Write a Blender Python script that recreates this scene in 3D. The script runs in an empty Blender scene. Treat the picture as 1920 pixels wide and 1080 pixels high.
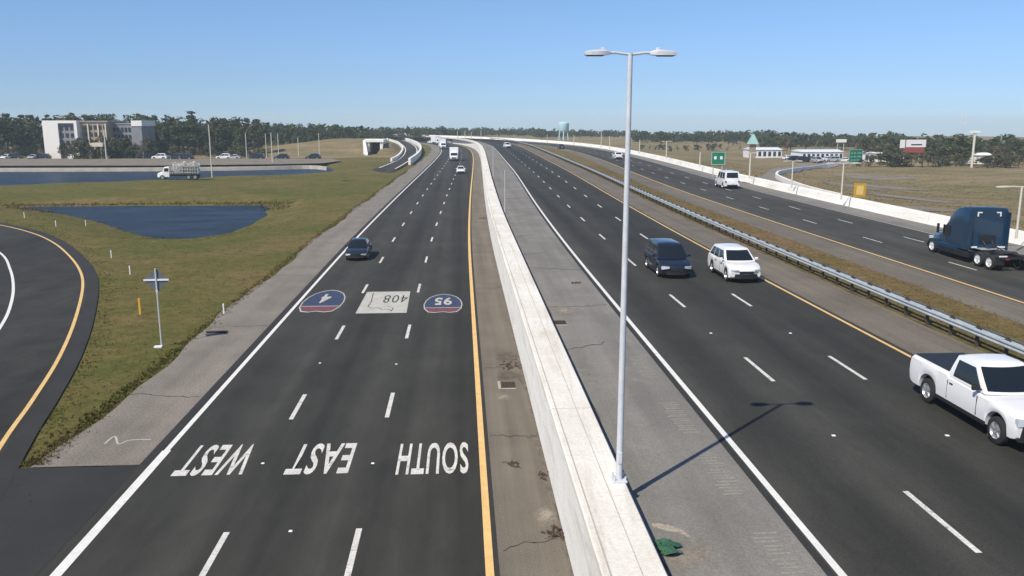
import bpy, math, random
import numpy as np
from mathutils import Vector, Matrix
random.seed(7)
rng = np.random.default_rng(7)
R = math.radians
S = bpy.context.scene
COL = S.collection

# ------------------------------------------------------------------ camera
F_PX, CAM_H, PITCH, YAW = 1580.0, 11.4, math.atan2(315, 1580), math.atan2(96, 1611)
cam_d = bpy.data.cameras.new('camera')
cam = bpy.data.objects.new('camera', cam_d)
COL.objects.link(cam)
cam_d.sensor_width = 36.0
cam_d.lens = 36.0 * F_PX / 1920.0
cam_d.clip_start, cam_d.clip_end = 0.1, 6000
cam.location = (0, 0, CAM_H)
cam.rotation_euler = (math.pi / 2 - PITCH, 0, -YAW)
S.camera = cam

# ------------------------------------------------------------------ light
SUN_TO = Vector((6.75, 6.9, -10.7)).normalized()          # the way the light travels
elev = math.asin(-SUN_TO.z)
SKY_TINT = ((0, (.53, .76, 1.29)), (.0155, (.46, .67, 1.13)), (.046, (.47, .62, .98)), (.127, (.57, .70, .93)), (.35, (.72, .82, .98)))   # clear winter air: bluer towards the horizon
w = bpy.data.worlds.new('World'); S.world = w; w.use_nodes = True
nt = w.node_tree
bg = nt.nodes['Background']
sky = nt.nodes.new('ShaderNodeTexSky')
sky.sky_type = 'NISHITA'; sky.sun_disc = False
sky.sun_elevation = elev
sky.sun_rotation = math.atan2(-SUN_TO.x, -SUN_TO.y)
sky.altitude = 0; sky.air_density = 1.0; sky.dust_density = 0.25; sky.ozone_density = 3.0
tint = nt.nodes.new('ShaderNodeMix'); tint.data_type = 'RGBA'; tint.blend_type = 'MULTIPLY'; tint.inputs['Factor'].default_value = 1
geo = nt.nodes.new('ShaderNodeTexCoord'); sep = nt.nodes.new('ShaderNodeSeparateXYZ'); rp = nt.nodes.new('ShaderNodeValToRGB')
nt.links.new(geo.outputs['Generated'], sep.inputs[0]); nt.links.new(sep.outputs['Z'], rp.inputs[0])
while len(rp.color_ramp.elements) < len(SKY_TINT): rp.color_ramp.elements.new(.5)
for e, (q, c) in zip(rp.color_ramp.elements, SKY_TINT): e.position = q; e.color = (*c, 1)
nt.links.new(sky.outputs[0], tint.inputs[6]); nt.links.new(rp.outputs[0], tint.inputs[7])
nt.links.new(tint.outputs[2], bg.inputs[0])
bg.inputs[1].default_value = 0.115
sl = bpy.data.lights.new('sun', 'SUN'); so = bpy.data.objects.new('sun', sl); COL.objects.link(so)
sl.energy = 4.45; sl.angle = R(0.53); sl.color = (1.0, 0.92, 0.785)
so.rotation_euler = SUN_TO.to_track_quat('-Z', 'Y').to_euler()
S.view_settings.view_transform = 'Standard'; S.view_settings.look = 'None'
S.view_settings.exposure = 0.2; S.view_settings.gamma = 1
S.cycles.max_bounces = 6; S.cycles.volume_bounces = 2

# ------------------------------------------------------------------ survey: from a bearing to a place on the ground
_cp, _sp, _cy, _sy = math.cos(PITCH), math.sin(PITCH), math.cos(YAW), math.sin(YAW)
def ray(px, py):
    a, b = (px - 960) / F_PX, (540 - py) / F_PX
    fy, fz = _cp + b * _sp, -_sp + b * _cp
    return Vector((a * _cy + fy * _sy, -a * _sy + fy * _cy, fz))
def P(px, py, z=0.0):
    d = ray(px, py); t = (z - CAM_H) / d.z
    return Vector((d.x * t, d.y * t, z))
def at(px, dist):                                            # bearing + horizontal distance along +Y
    d = ray(px, 225 + 0.0)
    t = dist / d.y
    return d.x * t, dist
def z_at(py, px, dist):                                      # height seen at picture row py over a place
    d = ray(px, py); return CAM_H + d.z * dist / d.y

# ------------------------------------------------------------------ alignments
def table(pts):
    ys = np.arange(-80, 1000, 4.0)
    v = np.interp(ys, [p[0] for p in pts], [p[1] for p in pts])
    k = np.exp(-0.5 * (np.arange(-6, 7) / 3.0) ** 2); k /= k.sum()
    vp = np.concatenate([np.full(6, v[0]), v, v[-1] + (v[-1] - v[-2]) * np.arange(1, 7)])
    return ys, np.convolve(vp, k, 'valid')
_TA = table([(-80, 0), (80, 0), (110, .4), (140, .9), (190, 1.9), (245, 2.9), (300, 3.4), (345, 2.6), (385, 0), (420, -5), (470, -18), (530, -42), (620, -95), (1000, -420)])
_TB = table([(-80, 0), (60, 0), (93, .5), (150, 1.9), (250, 3.0), (300, 3.3), (345, 2.0), (385, -1.5), (420, -7), (470, -20), (530, -44), (620, -97), (1000, -420)])
_TC = table([(-80, 0), (95, 0), (118, .5), (145, 1.6), (190, 4), (240, 5.5), (285, 4.5), (325, 0), (365, -9), (410, -24), (460, -47), (540, -95), (640, -165), (1000, -480)])
def cA(y): return float(np.interp(y, *_TA))
def cB(y): return float(np.interp(y, *_TB))
def cC(y): return float(np.interp(y, *_TC))

ZB = 2.2                                                     # the two right hand carriageways run higher
def sstep(t): t = min(1, max(0, t)); return t * t * (3 - 2 * t)

def spline(pts, n=8, closed=False):
    out = []; m = len(pts)
    rngi = range(m) if closed else range(m - 1)
    for i in rngi:
        if closed: p0, p1, p2, p3 = (Vector(pts[(i + k) % m]) for k in (-1, 0, 1, 2))
        else: p0, p1, p2, p3 = Vector(pts[max(0, i - 1)]), Vector(pts[i]), Vector(pts[i + 1]), Vector(pts[min(m - 1, i + 2)])
        for k in range(n):
            t = k / n
            out.append(.5 * ((2 * p1) + (p2 - p0) * t + (2 * p0 - 5 * p1 + 4 * p2 - p3) * t * t + (3 * p1 - p0 - 3 * p2 + p3) * t ** 3))
    if not closed: out.append(Vector(pts[-1]))
    return out

WATER_Z = -0.8
near_pond = spline([P(*p, WATER_Z) for p in [(40, 389), (150, 387), (300, 386), (420, 386), (492, 386), (499, 396), (478, 418), (435, 434), (385, 444), (340, 448), (290, 445), (235, 432), (180, 414), (110, 400)]], 5, True)
far_pond = spline([P(*p, WATER_Z) for p in [(-420, 318), (-150, 318), (150, 318), (400, 317), (560, 314), (616, 315), (618, 322), (560, 330), (480, 332), (390, 335), (300, 341), (150, 346), (0, 350), (-200, 352), (-420, 356)]], 5, True)
def sdist(poly, X, Y):
    """signed distance (positive inside) of arrays of points to a polygon"""
    A = np.array([(p.x, p.y) for p in poly]); B = np.roll(A, -1, 0)
    d = np.full(X.shape, 1e9); inside = np.zeros(X.shape, bool)
    for (ax, ay), (bx, by) in zip(A, B):
        ex, ey = bx - ax, by - ay
        t = np.clip(((X - ax) * ex + (Y - ay) * ey) / (ex * ex + ey * ey + 1e-12), 0, 1)
        d = np.minimum(d, np.hypot(X - ax - t * ex, Y - ay - t * ey))
        if ay != by:
            c = ((ay > Y) != (by > Y)) & (X < (bx - ax) * (Y - ay) / (by - ay) + ax)
            inside ^= c
    return np.where(inside, d, -d)
def ss(t): t = np.clip(t, 0, 1); return t * t * (3 - 2 * t)
def ground(X, Y):
    X = np.asarray(X, float); Y = np.asarray(Y, float)
    a = np.interp(Y, *_TA); c = np.interp(Y, *_TC)
    u = X - a
    z = np.full(X.shape, -0.05)
    left = u < 3.2
    roll = 0.16 * np.sin(X * .11 + 1.3) * np.sin(Y * .09) + .1 * np.sin(X * .31 + Y * .23)
    near = ss((-14.6 - u) / 14) * ss((Y - 92) / 25)
    z = np.where(left, z + roll * near, z)
    for poly, wd in ((near_pond, 7.0), (far_pond, 6.0)):
        s = sdist(poly, X, Y)
        dip = WATER_Z * ss((s + wd) / wd) * ((s > -wd)) - 0.9 * ss(s / 4.0)
        z = np.where(left & (s > -wd), np.minimum(z, z * 0 + dip), z)
    # grassed embankment that carries the crossing road
    bump = 4.2 * ss((X + 92) / 48) * ss((-31 - X) / 3.0) * ss((Y - 285) / 28) * (1 - ss((Y - 350) / 30))
    bump2 = 3.6 * ss((X + 28.6) / .6) * ss((-20.3 - X) / 4.5) * ss((Y - 284) / 16) * (1 - ss((Y - 312) / 10))
    z = np.where(left, z + bump + bump2, z)
    step = ss((u - 2.9) / .55)
    fall = ss((X - c - 43.2) / 42.0) * ss((Y + 50) / 40)
    zr = ZB - .05 - 3.0 * fall + roll * 1.6 * fall
    far = 1 - 0.5 * ss((Y - 520) / 150)
    z = np.where(u > 2.9, -0.05 + (zr + .05) * step * far, z)
    away = np.maximum(0, np.hypot(X, Y) - 720)
    return z - away * .0262
def gz(x, y): return float(ground(np.array([x]), np.array([y]))[0])
def G(px, py):
    z = 0.0
    for _ in range(25):
        p = P(px, py, z); z = .5 * z + .5 * gz(p.x, p.y)
    return Vector((p.x, p.y, gz(p.x, p.y)))

# ------------------------------------------------------------------ materials
def nodes_of(name):
    m = bpy.data.materials.new(name); m.use_nodes = True
    n = m.node_tree; b = n.nodes['Principled BSDF']
    return m, n, b
def plain(name, col, rough=.5, metal=0., spec=.5, coat=0., emit=None):
    m, n, b = nodes_of(name)
    b.inputs['Base Color'].default_value = (*col, 1); b.inputs['Roughness'].default_value = rough
    b.inputs['Metallic'].default_value = metal; b.inputs['Specular IOR Level'].default_value = spec
    b.inputs['Coat Weight'].default_value = coat
    return m
def tex(n, scale, detail=4, rough=.6, stretch=(1, 1, 1), dist=0.):
    tc = n.nodes.new('ShaderNodeTexCoord'); mp = n.nodes.new('ShaderNodeMapping')
    mp.inputs['Scale'].default_value = stretch
    t = n.nodes.new('ShaderNodeTexNoise'); t.inputs['Scale'].default_value = scale
    t.inputs['Detail'].default_value = detail; t.inputs['Roughness'].default_value = rough
    t.inputs['Distortion'].default_value = dist
    n.links.new(tc.outputs['Object'], mp.inputs[0]); n.links.new(mp.outputs[0], t.inputs[0])
    return t.outputs['Fac']
def ramp(n, fac, stops):
    r = n.nodes.new('ShaderNodeValToRGB')
    while len(r.color_ramp.elements) < len(stops): r.color_ramp.elements.new(.5)
    for e, (p, c) in zip(r.color_ramp.elements, stops): e.position = p; e.color = (*c, 1)
    n.links.new(fac, r.inputs[0]); return r.outputs[0]
def mix(n, a, b, fac=None, mode='MIX', f=1.0):
    x = n.nodes.new('ShaderNodeMix'); x.data_type = 'RGBA'; x.blend_type = mode
    x.inputs['Factor'].default_value = f
    if fac is not None: n.links.new(fac, x.inputs['Factor'])
    for s, i in ((a, 6), (b, 7)):
        if isinstance(s, tuple): x.inputs[i].default_value = (*s, 1)
        else: n.links.new(s, x.inputs[i])
    return x.outputs[2]
def bump(n, b, fac, strength, dist=.02):
    u = n.nodes.new('ShaderNodeBump'); u.inputs['Strength'].default_value = strength; u.inputs['Distance'].default_value = dist
    n.links.new(fac, u.inputs['Height']); n.links.new(u.outputs[0], b.inputs['Normal'])
def surf(name, lo, hi, streak=None, patch=.25, grain=40., gamt=.35, rough=.9, bmp=.3, spec=.3, stain=None, bands=False):
    """patchy mineral surface: broad patches, lengthwise streaks, fine grain, optional stains"""
    m, n, b = nodes_of(name)
    c = ramp(n, tex(n, patch, 5, .6), [(.3, lo), (.7, hi)])
    if streak: 
        s = ramp(n, tex(n, streak[0], 4, .55, streak[1]), [(.3, (streak[2],) * 3), (.7, (streak[3],) * 3)])
        c = mix(n, c, s, mode='MULTIPLY')
    if bands:
        c = mix(n, c, ramp(n, tex(n, .30, 3, .5, (1, .012, 1)), [(.32, (.76,) * 3), (.68, (1.36,) * 3)]), mode='MULTIPLY')
        c = mix(n, c, ramp(n, tex(n, .9, 5, .7, (1, .35, 1), .4), [(.36, (.88,) * 3), (.66, (1.14,) * 3)]), mode='MULTIPLY')
        oil = tex(n, 2.4, 5, .75, (1, .06, 1), .2); c = mix(n, c, (.02, .0195, .019), ramp(n, oil, [(.64, (0, 0, 0)), (.80, (.5, .5, .5))]))
    g = tex(n, grain, 2, .7)
    c = mix(n, c, ramp(n, g, [(.3, (1 - gamt,) * 3), (.7, (1 + gamt * .6,) * 3)]), mode='MULTIPLY')
    if stain:
        c = mix(n, c, stain[1], ramp(n, tex(n, stain[0], 6, .7, stain[3] if len(stain) > 3 else (1, 1, 1), .6), [(stain[2], (0, 0, 0)), (min(1, stain[2] + .14), (1, 1, 1))]))
    n.links.new(c, b.inputs['Base Color'])
    b.inputs['Roughness'].default_value = rough; b.inputs['Specular IOR Level'].default_value = spec
    if bmp: bump(n, b, g, bmp, .01)
    return m
M = {}
M['asphalt'] = surf('asphalt', (0.0313, 0.0302, 0.0255), (0.0423, 0.0409, 0.0344), (.62, (1, .012, 1), .74, 1.30), .12, 28, .3, .88, .25, .25, bands=True)
M['ramp_asphalt'] = surf('ramp_asphalt', (0.0301, 0.0291, 0.0249), (0.0409, 0.0393, 0.0338), (.6, (1, 1, 1), .88, 1.12), .15, 28, .3, .88, .25, .25, bands=True)
M['dark_seam'] = surf('dark_seam', (.030, .029, .028), (.040, .039, .037), None, .4, 28, .35)
M['old_asphalt'] = surf('old_asphalt', (0.0397, 0.0380, 0.0315), (0.0551, 0.0524, 0.0433), (1.4, (1, .03, 1), .8, 1.25), .2, 28, .3, bands=True)
M['shoulder_gravel'] = surf('shoulder_gravel', (0.1960, 0.1725, 0.1444), (0.2568, 0.2274, 0.1919), (.9, (1, .05, 1), .86, 1.12), .35, 14, .42, .95, .4, .2, (.5, (.17, .155, .13), .63))
M['shoulder_tan'] = surf('shoulder_tan', (0.1401, 0.1202, 0.0951), (0.1841, 0.1598, 0.1278), (1.6, (1, .03, 1), .82, 1.15), .3, 22, .3, .95, .3, .2, (.7, (.11, .095, .08), .62))
M['shoulder_grey'] = surf('shoulder_grey', (0.1850, 0.1740, 0.1540), (0.2400, 0.2260, 0.2000), (1.3, (1, .04, 1), .86, 1.12), .3, 22, .26, .95, .3, .2, (.6, (.26, .235, .195), .60))
M['white_paint'] = surf('white_paint', (.68, .66, .61), (.80, .78, .73), None, 2.5, 30, .16, .7, .1, .3, (3.0, (.30, .285, .26), .62))
M['worn_paint'] = surf('worn_paint', (.56, .54, .49), (.72, .695, .63), None, 1.8, 18, .25, .7, .1, .3, (3.2, (.15, .14, .13), .56))
M['yellow_paint'] = surf('yellow_paint', (.66, .42, .15), (.76, .52, .22), None, 1.5, 30, .16, .7, .1, .3, (2.5, (.32, .22, .09), .66))
M['blue_paint'] = surf('blue_paint', (.034, .048, .095), (.050, .068, .125), None, 2, 30, .25)
M['red_paint'] = surf('red_paint', (.15, .050, .066), (.21, .075, .092), None, 2, 30, .25)
M['black_paint'] = surf('black_paint', (.03, .03, .03), (.045, .045, .045), None, 2, 30, .25)
M['dull_white_paint'] = surf('dull_white_paint', (.42, .405, .355), (.53, .515, .455), None, 1.3, 26, .2, .75, .1, .3, (1.6, (.30, .29, .27), .63))
def concrete_mat(name, lo, hi, joint):
    m, n, b = nodes_of(name)
    c = ramp(n, tex(n, .6, 5, .65, (1, .5, 1)), [(.3, lo), (.7, hi)])
    st = tex(n, 1.6, 6, .75, (1.2, .10, .9), .7)                     # long smears
    c = mix(n, c, (.46, .40, .31), ramp(n, st, [(.50, (0, 0, 0)), (.78, (.75, .75, .75))]))
    dr = tex(n, 2.2, 5, .7, (.2, 1.6, .10), .3)                      # drips down the faces
    c = mix(n, c, (.33, .30, .25), ramp(n, dr, [(.60, (0, 0, 0)), (.82, (.55, .55, .55))]))
    g = tex(n, 14, 3, .7); c = mix(n, c, ramp(n, g, [(.3, (.86,) * 3), (.7, (1.08,) * 3)]), mode='MULTIPLY')
    tc = n.nodes.new('ShaderNodeTexCoord'); sp = n.nodes.new('ShaderNodeSeparateXYZ'); md = n.nodes.new('ShaderNodeMath'); lt = n.nodes.new('ShaderNodeMath')
    n.links.new(tc.outputs['Object'], sp.inputs[0]); n.links.new(sp.outputs['Y'], md.inputs[0]); md.operation = 'FLOORED_MODULO'; md.inputs[1].default_value = joint
    lt.operation = 'LESS_THAN'; lt.inputs[1].default_value = .045; n.links.new(md.outputs[0], lt.inputs[0])
    c = mix(n, c, (.50, .46, .40), lt.outputs[0])
    n.links.new(c, b.inputs['Base Color']); b.inputs['Roughness'].default_value = .85; b.inputs['Specular IOR Level'].default_value = .3
    bump(n, b, g, .25, .01); return m
M['concrete'] = concrete_mat('concrete', (.82, .785, .715), (.90, .875, .82), 12.2)
M['concrete_top'] = concrete_mat('concrete_top', (.68, .63, .54), (.84, .80, .72), 12.2)
M['grit'] = surf('grit', (.105, .088, .070), (.185, .155, .122), None, 2.2, 16, .45, .95, .5)
M['concrete_wall'] = surf('concrete_wall', (.42, .385, .33), (.54, .50, .43), (.5, (1, .1, 1), .86, 1.08), .5, 20, .16, .85, .2)
M['steel'] = surf('steel', (.30, .34, .36), (.42, .46, .48), None, 1.5, 14, .2, .45, .05, .5)
M['galvanized'] = surf('galvanized', (.50, .52, .54), (.62, .64, .66), None, 3, 30, .1, .4, 0, .5)
M['dark_metal'] = plain('dark_metal', (.03, .032, .035), .5)
M['wood_post'] = plain('wood_post', (.06, .045, .035), .9)
M['post_grey'] = plain('post_grey', (.40, .40, .39), .6)
M['post_pale'] = plain('post_pale', (.58, .55, .47), .6)
M['sign_back'] = plain('sign_back', (.13, .145, .155), .5, .2)
M['sign_green'] = surf('sign_green', (.01, .16, .085), (.02, .20, .11), None, 2, 10, .15, .5, 0)
M['sign_yellow'] = plain('sign_yellow', (.50, .30, .02), .5)
M['sign_yellow_pale'] = plain('sign_yellow_pale', (.72, .50, .16), .5)
M['marker_orange'] = plain('marker_orange', (.62, .36, .04), .5)
M['lens'] = plain('lens', (.08, .08, .08), .3)
def grass_mat(name, a, b_, c, d, st=(1, 1, 1)):
    m, n, bs = nodes_of(name)
    big = ramp(n, tex(n, .05, 6, .66, st, .6), [(.36, a), (.5, b_), (.63, c)])
    mid = ramp(n, tex(n, .35, 6, .72, st), [(.34, d), (.60, c)])
    col = mix(n, big, mid, mode='MIX', f=.45)
    cl = ramp(n, tex(n, 1.3, 5, .75), [(.34, (.74,) * 3), (.66, (1.22,) * 3)])
    col = mix(n, col, cl, mode='MULTIPLY')
    f = tex(n, 6.0, 5, .8)
    col = mix(n, col, ramp(n, f, [(.3, (.72,) * 3), (.7, (1.25,) * 3)]), mode='MULTIPLY')
    n.links.new(col, bs.inputs['Base Color']); bs.inputs['Roughness'].default_value = 1; bs.inputs['Specular IOR Level'].default_value = .1
    bump(n, bs, f, .7, .12)
    return m
M['grass'] = grass_mat('grass', (0.0766, 0.0978, 0.0198), (0.1114, 0.1053, 0.0270), (0.1783, 0.1297, 0.0522), (0.0679, 0.0902, 0.0180))
M['field'] = grass_mat('field', (.118, .118, .040), (.205, .162, .085), (.300, .222, .138), (.122, .112, .052), (.35, 1, 1))
M['median_grass'] = grass_mat('median_grass', (0.1148, 0.1025, 0.0288), (0.1573, 0.1189, 0.0450), (0.2040, 0.1353, 0.0675), (0.1105, 0.0943, 0.0315))
M['sand'] = surf('sand', (.33, .285, .22), (.44, .385, .30), None, .3, 10, .3)
M['bare_dirt'] = surf('bare_dirt', (.17, .145, .105), (.25, .21, .16), None, .3, 6, .35)
def soft_patch(name, lo, hi):
    m = surf(name, lo, hi, None, 1.2, 12, .35); n = m.node_tree; b = n.nodes['Principled BSDF']; out = n.nodes['Material Output']
    tc = n.nodes.new('ShaderNodeTexCoord'); vm = n.nodes.new('ShaderNodeVectorMath'); vm.operation = 'DISTANCE'; vm.inputs[1].default_value = (.5, .5, 0)
    sx = n.nodes.new('ShaderNodeVectorMath'); sx.operation = 'MULTIPLY'; sx.inputs[1].default_value = (1, 1, 0)
    n.links.new(tc.outputs['Generated'], sx.inputs[0]); n.links.new(sx.outputs[0], vm.inputs[0])
    ad = n.nodes.new('ShaderNodeMath'); ad.operation = 'MULTIPLY_ADD'; ad.inputs[1].default_value = .9; n.links.new(tex(n, 3.5, 5, .75), ad.inputs[0]); n.links.new(vm.outputs['Value'], ad.inputs[2])
    rm = ramp(n, ad.outputs[0], [(.52, (.75,) * 3), (.86, (0, 0, 0))]); n.links.new(rm, b.inputs['Alpha']); return m
M['soft_sand'] = soft_patch('soft_sand', (.30, .26, .205), (.40, .35, .275))
M['soft_dirt'] = soft_patch('soft_dirt', (.10, .08, .062), (.17, .14, .11))
M['rumble'] = surf('rumble', (.25, .232, .195), (.31, .29, .245), None, 2, 18, .3)
M['debris'] = surf('debris', (.045, .03, .022), (.10, .07, .05), None, 3, 20, .4)
M['green_tarp'] = surf('green_tarp', (.025, .085, .05), (.06, .15, .09), None, 3, 20, .3, .6)
def water_mat():
    m, n, b = nodes_of('water')
    c = ramp(n, tex(n, .12, 4, .6, (1, 2.5, 1)), [(.35, (.007, .012, .020)), (.7, (.030, .044, .068))])  # lighter streaks in the colour stand for light on the ripples
    n.links.new(c, b.inputs['Base Color']); b.inputs['Roughness'].default_value = .34; b.inputs['Specular IOR Level'].default_value = .11
    bump(n, b, tex(n, 1.3, 5, .65, (1, 2.2, 1)), 1.0, .35)
    return m
M['water'] = water_mat()
def leaf_mat(name, a, b_):
    m, n, b = nodes_of(name)
    oi = n.nodes.new('ShaderNodeObjectInfo')
    c = ramp(n, tex(n, .55, 3, .6), [(.32, a), (.68, b_)])
    v = ramp(n, oi.outputs['Random'], [(0, (.62, .66, .62)), (.5, (1, 1, .95)), (1, (1.4, 1.2, .95))])
    n.links.new(mix(n, c, v, mode='MULTIPLY'), b.inputs['Base Color'])
    b.inputs['Roughness'].default_value = .75; b.inputs['Specular IOR Level'].default_value = .2
    return m
M['leaf_oak'] = leaf_mat('leaf_oak', (.030, .042, .017), (.080, .092, .038))
M['leaf_pine'] = leaf_mat('leaf_pine', (.026, .040, .022), (.060, .078, .042))
M['leaf_dry'] = leaf_mat('leaf_dry', (.078, .062, .038), (.150, .115, .070))
M['leaf_shrub'] = leaf_mat('leaf_shrub', (.036, .042, .022), (.095, .092, .050))
M['bark'] = surf('bark', (.07, .055, .045), (.12, .10, .08), None, 3, 12, .4)
# vehicles
def paint(name, col, rough=.28, coat=.6):
    return plain(name, col, rough, 0, .5, coat)
M['paint_white'] = paint('paint_white', (.78, .78, .77), .3)
M['paint_silver'] = paint('paint_silver', (.40, .41, .43), .3)
M['paint_dark_blue'] = paint('paint_dark_blue', (.010, .015, .028), .25)
M['paint_black'] = paint('paint_black', (.012, .016, .017), .25)
M['paint_truck_blue'] = paint('paint_truck_blue', (.006, .032, .070), .35, .4)
M['paint_red'] = paint('paint_red', (.25, .02, .02), .3)
M['glass'] = plain('glass', (.010, .014, .018), .08, 0, .6)
M['tyre'] = plain('tyre', (.018, .018, .018), .85)
M['rim'] = plain('rim', (.55, .55, .56), .3, .7)
M['rim_white'] = plain('rim_white', (.72, .72, .72), .4, .2)
M['trim'] = plain('trim', (.014, .014, .015), .55)
M['lamp_clear'] = plain('lamp_clear', (.62, .66, .70), .12, .2, .7)
M['lamp_red'] = plain('lamp_red', (.28, .012, .012), .2)
M['amber'] = plain('amber', (.75, .30, .03), .3)
M['load_grey'] = surf('load_grey', (.30, .30, .28), (.45, .44, .41), None, 1.2, 5, .4)
# buildings
M['render_white'] = surf('render_white', (.78, .75, .69), (.84, .81, .76), None, .3, 10, .06)
M['render_tan'] = surf('render_tan', (.30, .24, .17), (.38, .30, .22), None, .4, 5, .2)
M['render_grey'] = surf('render_grey', (.21, .21, .225), (.29, .29, .31), None, .4, 5, .15)
M['roof_grey'] = plain('roof_grey', (.28, .28, .28), .8)
M['roof_yellow'] = plain('roof_yellow', (.55, .48, .26), .7)
M['roof_cream'] = plain('roof_cream', (.62, .54, .42), .7)
M['window_dark'] = plain('window_dark', (.03, .035, .045), .15)
M['metal_white'] = plain('metal_white', (.74, .75, .76), .45)
M['metal_pale_blue'] = plain('metal_pale_blue', (.42, .60, .66), .5)
M['board_red'] = plain('board_red', (.30, .06, .045), .6)
M['board_white'] = plain('board_white', (.76, .74, .73), .6)
M['teal'] = plain('teal', (.30, .50, .46), .6)
# ------------------------------------------------------------------ mesh helpers
class MB:
    def __init__(s): s.v = []; s.f = []; s.mi = []
    def add(s, vs, fs, mi=0):
        o = len(s.v); s.v += [tuple(p) for p in vs]
        for f in fs: s.f.append(tuple(i + o for i in f)); s.mi.append(mi)
        return s
    def box(s, c, d, rot=None, mi=0):
        hx, hy, hz = d[0] / 2, d[1] / 2, d[2] / 2
        vs = [Vector((x * hx, y * hy, z * hz)) for z in (-1, 1) for x, y in ((-1, -1), (1, -1), (1, 1), (-1, 1))]
        if rot: vs = [rot @ v for v in vs]
        vs = [v + Vector(c) for v in vs]
        return s.add(vs, [(3, 2, 1, 0), (4, 5, 6, 7), (0, 1, 5, 4), (1, 2, 6, 5), (2, 3, 7, 6), (3, 0, 4, 7)], mi)
    def tube(s, pts, rad, n=10, mi=0, cap=True):
        pts = [Vector(p) for p in pts]
        if not isinstance(rad, (list, tuple)): rad = [rad] * len(pts)
        rings = []
        for i, p in enumerate(pts):
            t = (pts[min(i + 1, len(pts) - 1)] - pts[max(0, i - 1)]).normalized()
            a = t.cross(Vector((0, 0, 1))) if abs(t.z) < .95 else t.cross(Vector((0, 1, 0)))
            a.normalize(); b = t.cross(a)
            rings.append([p + (a * math.cos(q) + b * math.sin(q)) * rad[i] for q in [2 * math.pi * k / n for k in range(n)]])
        return s.loft(rings, cap, mi)
    def loft(s, rings, cap=True, mi=0, closed=True):
        n = len(rings[0]); vs = [p for r in rings for p in r]; fs = []
        for i in range(len(rings) - 1):
            for k in range(n if closed else n - 1):
                a, b = i * n + k, i * n + (k + 1) % n
                fs.append((a, b, b + n, a + n))
        if cap: fs += [tuple(range(n))[::-1], tuple(range((len(rings) - 1) * n, len(rings) * n))]
        return s.add(vs, fs, mi)
    def prism(s, poly, z0, z1, mi=0):
        n = len(poly)
        return s.add([(p[0], p[1], z0) for p in poly] + [(p[0], p[1], z1) for p in poly],
                     [tuple(range(n))[::-1], tuple(range(n, 2 * n))] + [(i, (i + 1) % n, (i + 1) % n + n, i + n) for i in range(n)], mi)
    def build(s, name, mats, parent=None, smooth=None, bevel=0, loc=None):
        me = bpy.data.meshes.new(name); me.from_pydata(s.v, [], s.f)
        if not isinstance(mats, (list, tuple)): mats = [mats]
        for m in mats: me.materials.append(m)
        if len(mats) > 1: me.polygons.foreach_set('material_index', s.mi)
        if smooth is not None:
            me.polygons.foreach_set('use_smooth', [True] * len(me.polygons))
            me.set_sharp_from_angle(angle=R(smooth))
        me.update()
        o = bpy.data.objects.new(name, me); COL.objects.link(o)
        if parent is not None: o.parent = parent
        if loc is not None: o.location = loc
        if bevel:
            b = o.modifiers.new('bevel', 'BEVEL'); b.width = bevel; b.segments = 2; b.limit_method = 'ANGLE'
        return o
def tag(o, label=None, cat=None, group=None, kind=None):
    for k, v in (('label', label), ('category', cat), ('group', group), ('kind', kind)):
        if v: o[k] = v
    return o
def thing(name, loc, rz, label, cat, group=None):
    o = bpy.data.objects.new(name, None); COL.objects.link(o)
    o.location = loc; o.rotation_euler = (0, 0, rz); o.empty_display_size = .3
    return tag(o, label, cat, group)
KIDS = {}
def copy_tree(o, parent=None):
    c = o.copy(); COL.objects.link(c); c.parent = parent
    for ch in list(o.children): copy_tree(ch, c)
    return c
def structure(o): o['kind'] = 'structure'; return o
def part_label(o, text): o['label'] = text; return o

# ------------------------------------------------------------------ ground sheet
def axis(parts):
    out = []
    for a, b, st in parts: out += list(np.arange(a, b, st))
    return np.array(out + [parts[-1][1]])
us = axis([(-2600, -800, 300), (-800, -260, 40), (-260, -120, 6), (-120, -16, 1.6), (-16, 2.6, 3.1), (2.6, 3.8, .1), (3.8, 44, 4), (44, 140, 4), (140, 260, 12), (260, 800, 60), (800, 2600, 300)])
vs_ = axis([(-60, 40, 10), (40, 80, 3), (80, 130, 1.4), (130, 210, 1.6), (210, 280, 5), (280, 360, 3), (360, 640, 8), (640, 1000, 40), (1000, 3600, 260)])
U, V = np.meshgrid(us, vs_)
cshift = np.interp(V, *_TA) * np.where(np.abs(U) < 60, 1, np.clip((200 - np.abs(U)) / 140, 0, 1))
X = U + cshift
Z = ground(X, V)
mb = MB(); nu = len(us)
mb.v = list(zip(X.ravel().tolist(), V.ravel().tolist(), Z.ravel().tolist()))
mb.f = [(r * nu + c, r * nu + c + 1, (r + 1) * nu + c + 1, (r + 1) * nu + c) for r in range(len(vs_) - 1) for c in range(nu - 1)]
right_of = (U > 3.2).ravel()
bank = ((X > -90) & (X < -18) & (V > 262) & (V < 350)).ravel()                # dry embankment
mb.mi = [1 if right_of[f[0]] or bank[f[0]] else 0 for f in mb.f]
structure(mb.build('ground', [M['grass'], M['field']], smooth=60))
for poly, nm in ((near_pond, 'pond_water'), (far_pond, 'pond_water')):
    c = sum(poly, Vector()) / len(poly); m = MB()
    pts = [(p.x + (p.x - c.x) * .0 + (p - c).normalized().x * 2.2, p.y + (p - c).normalized().y * 2.2, WATER_Z) for p in poly]
    m.add(pts, [tuple(range(len(pts)))]); structure(m.build(nm, M['water']))

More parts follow.
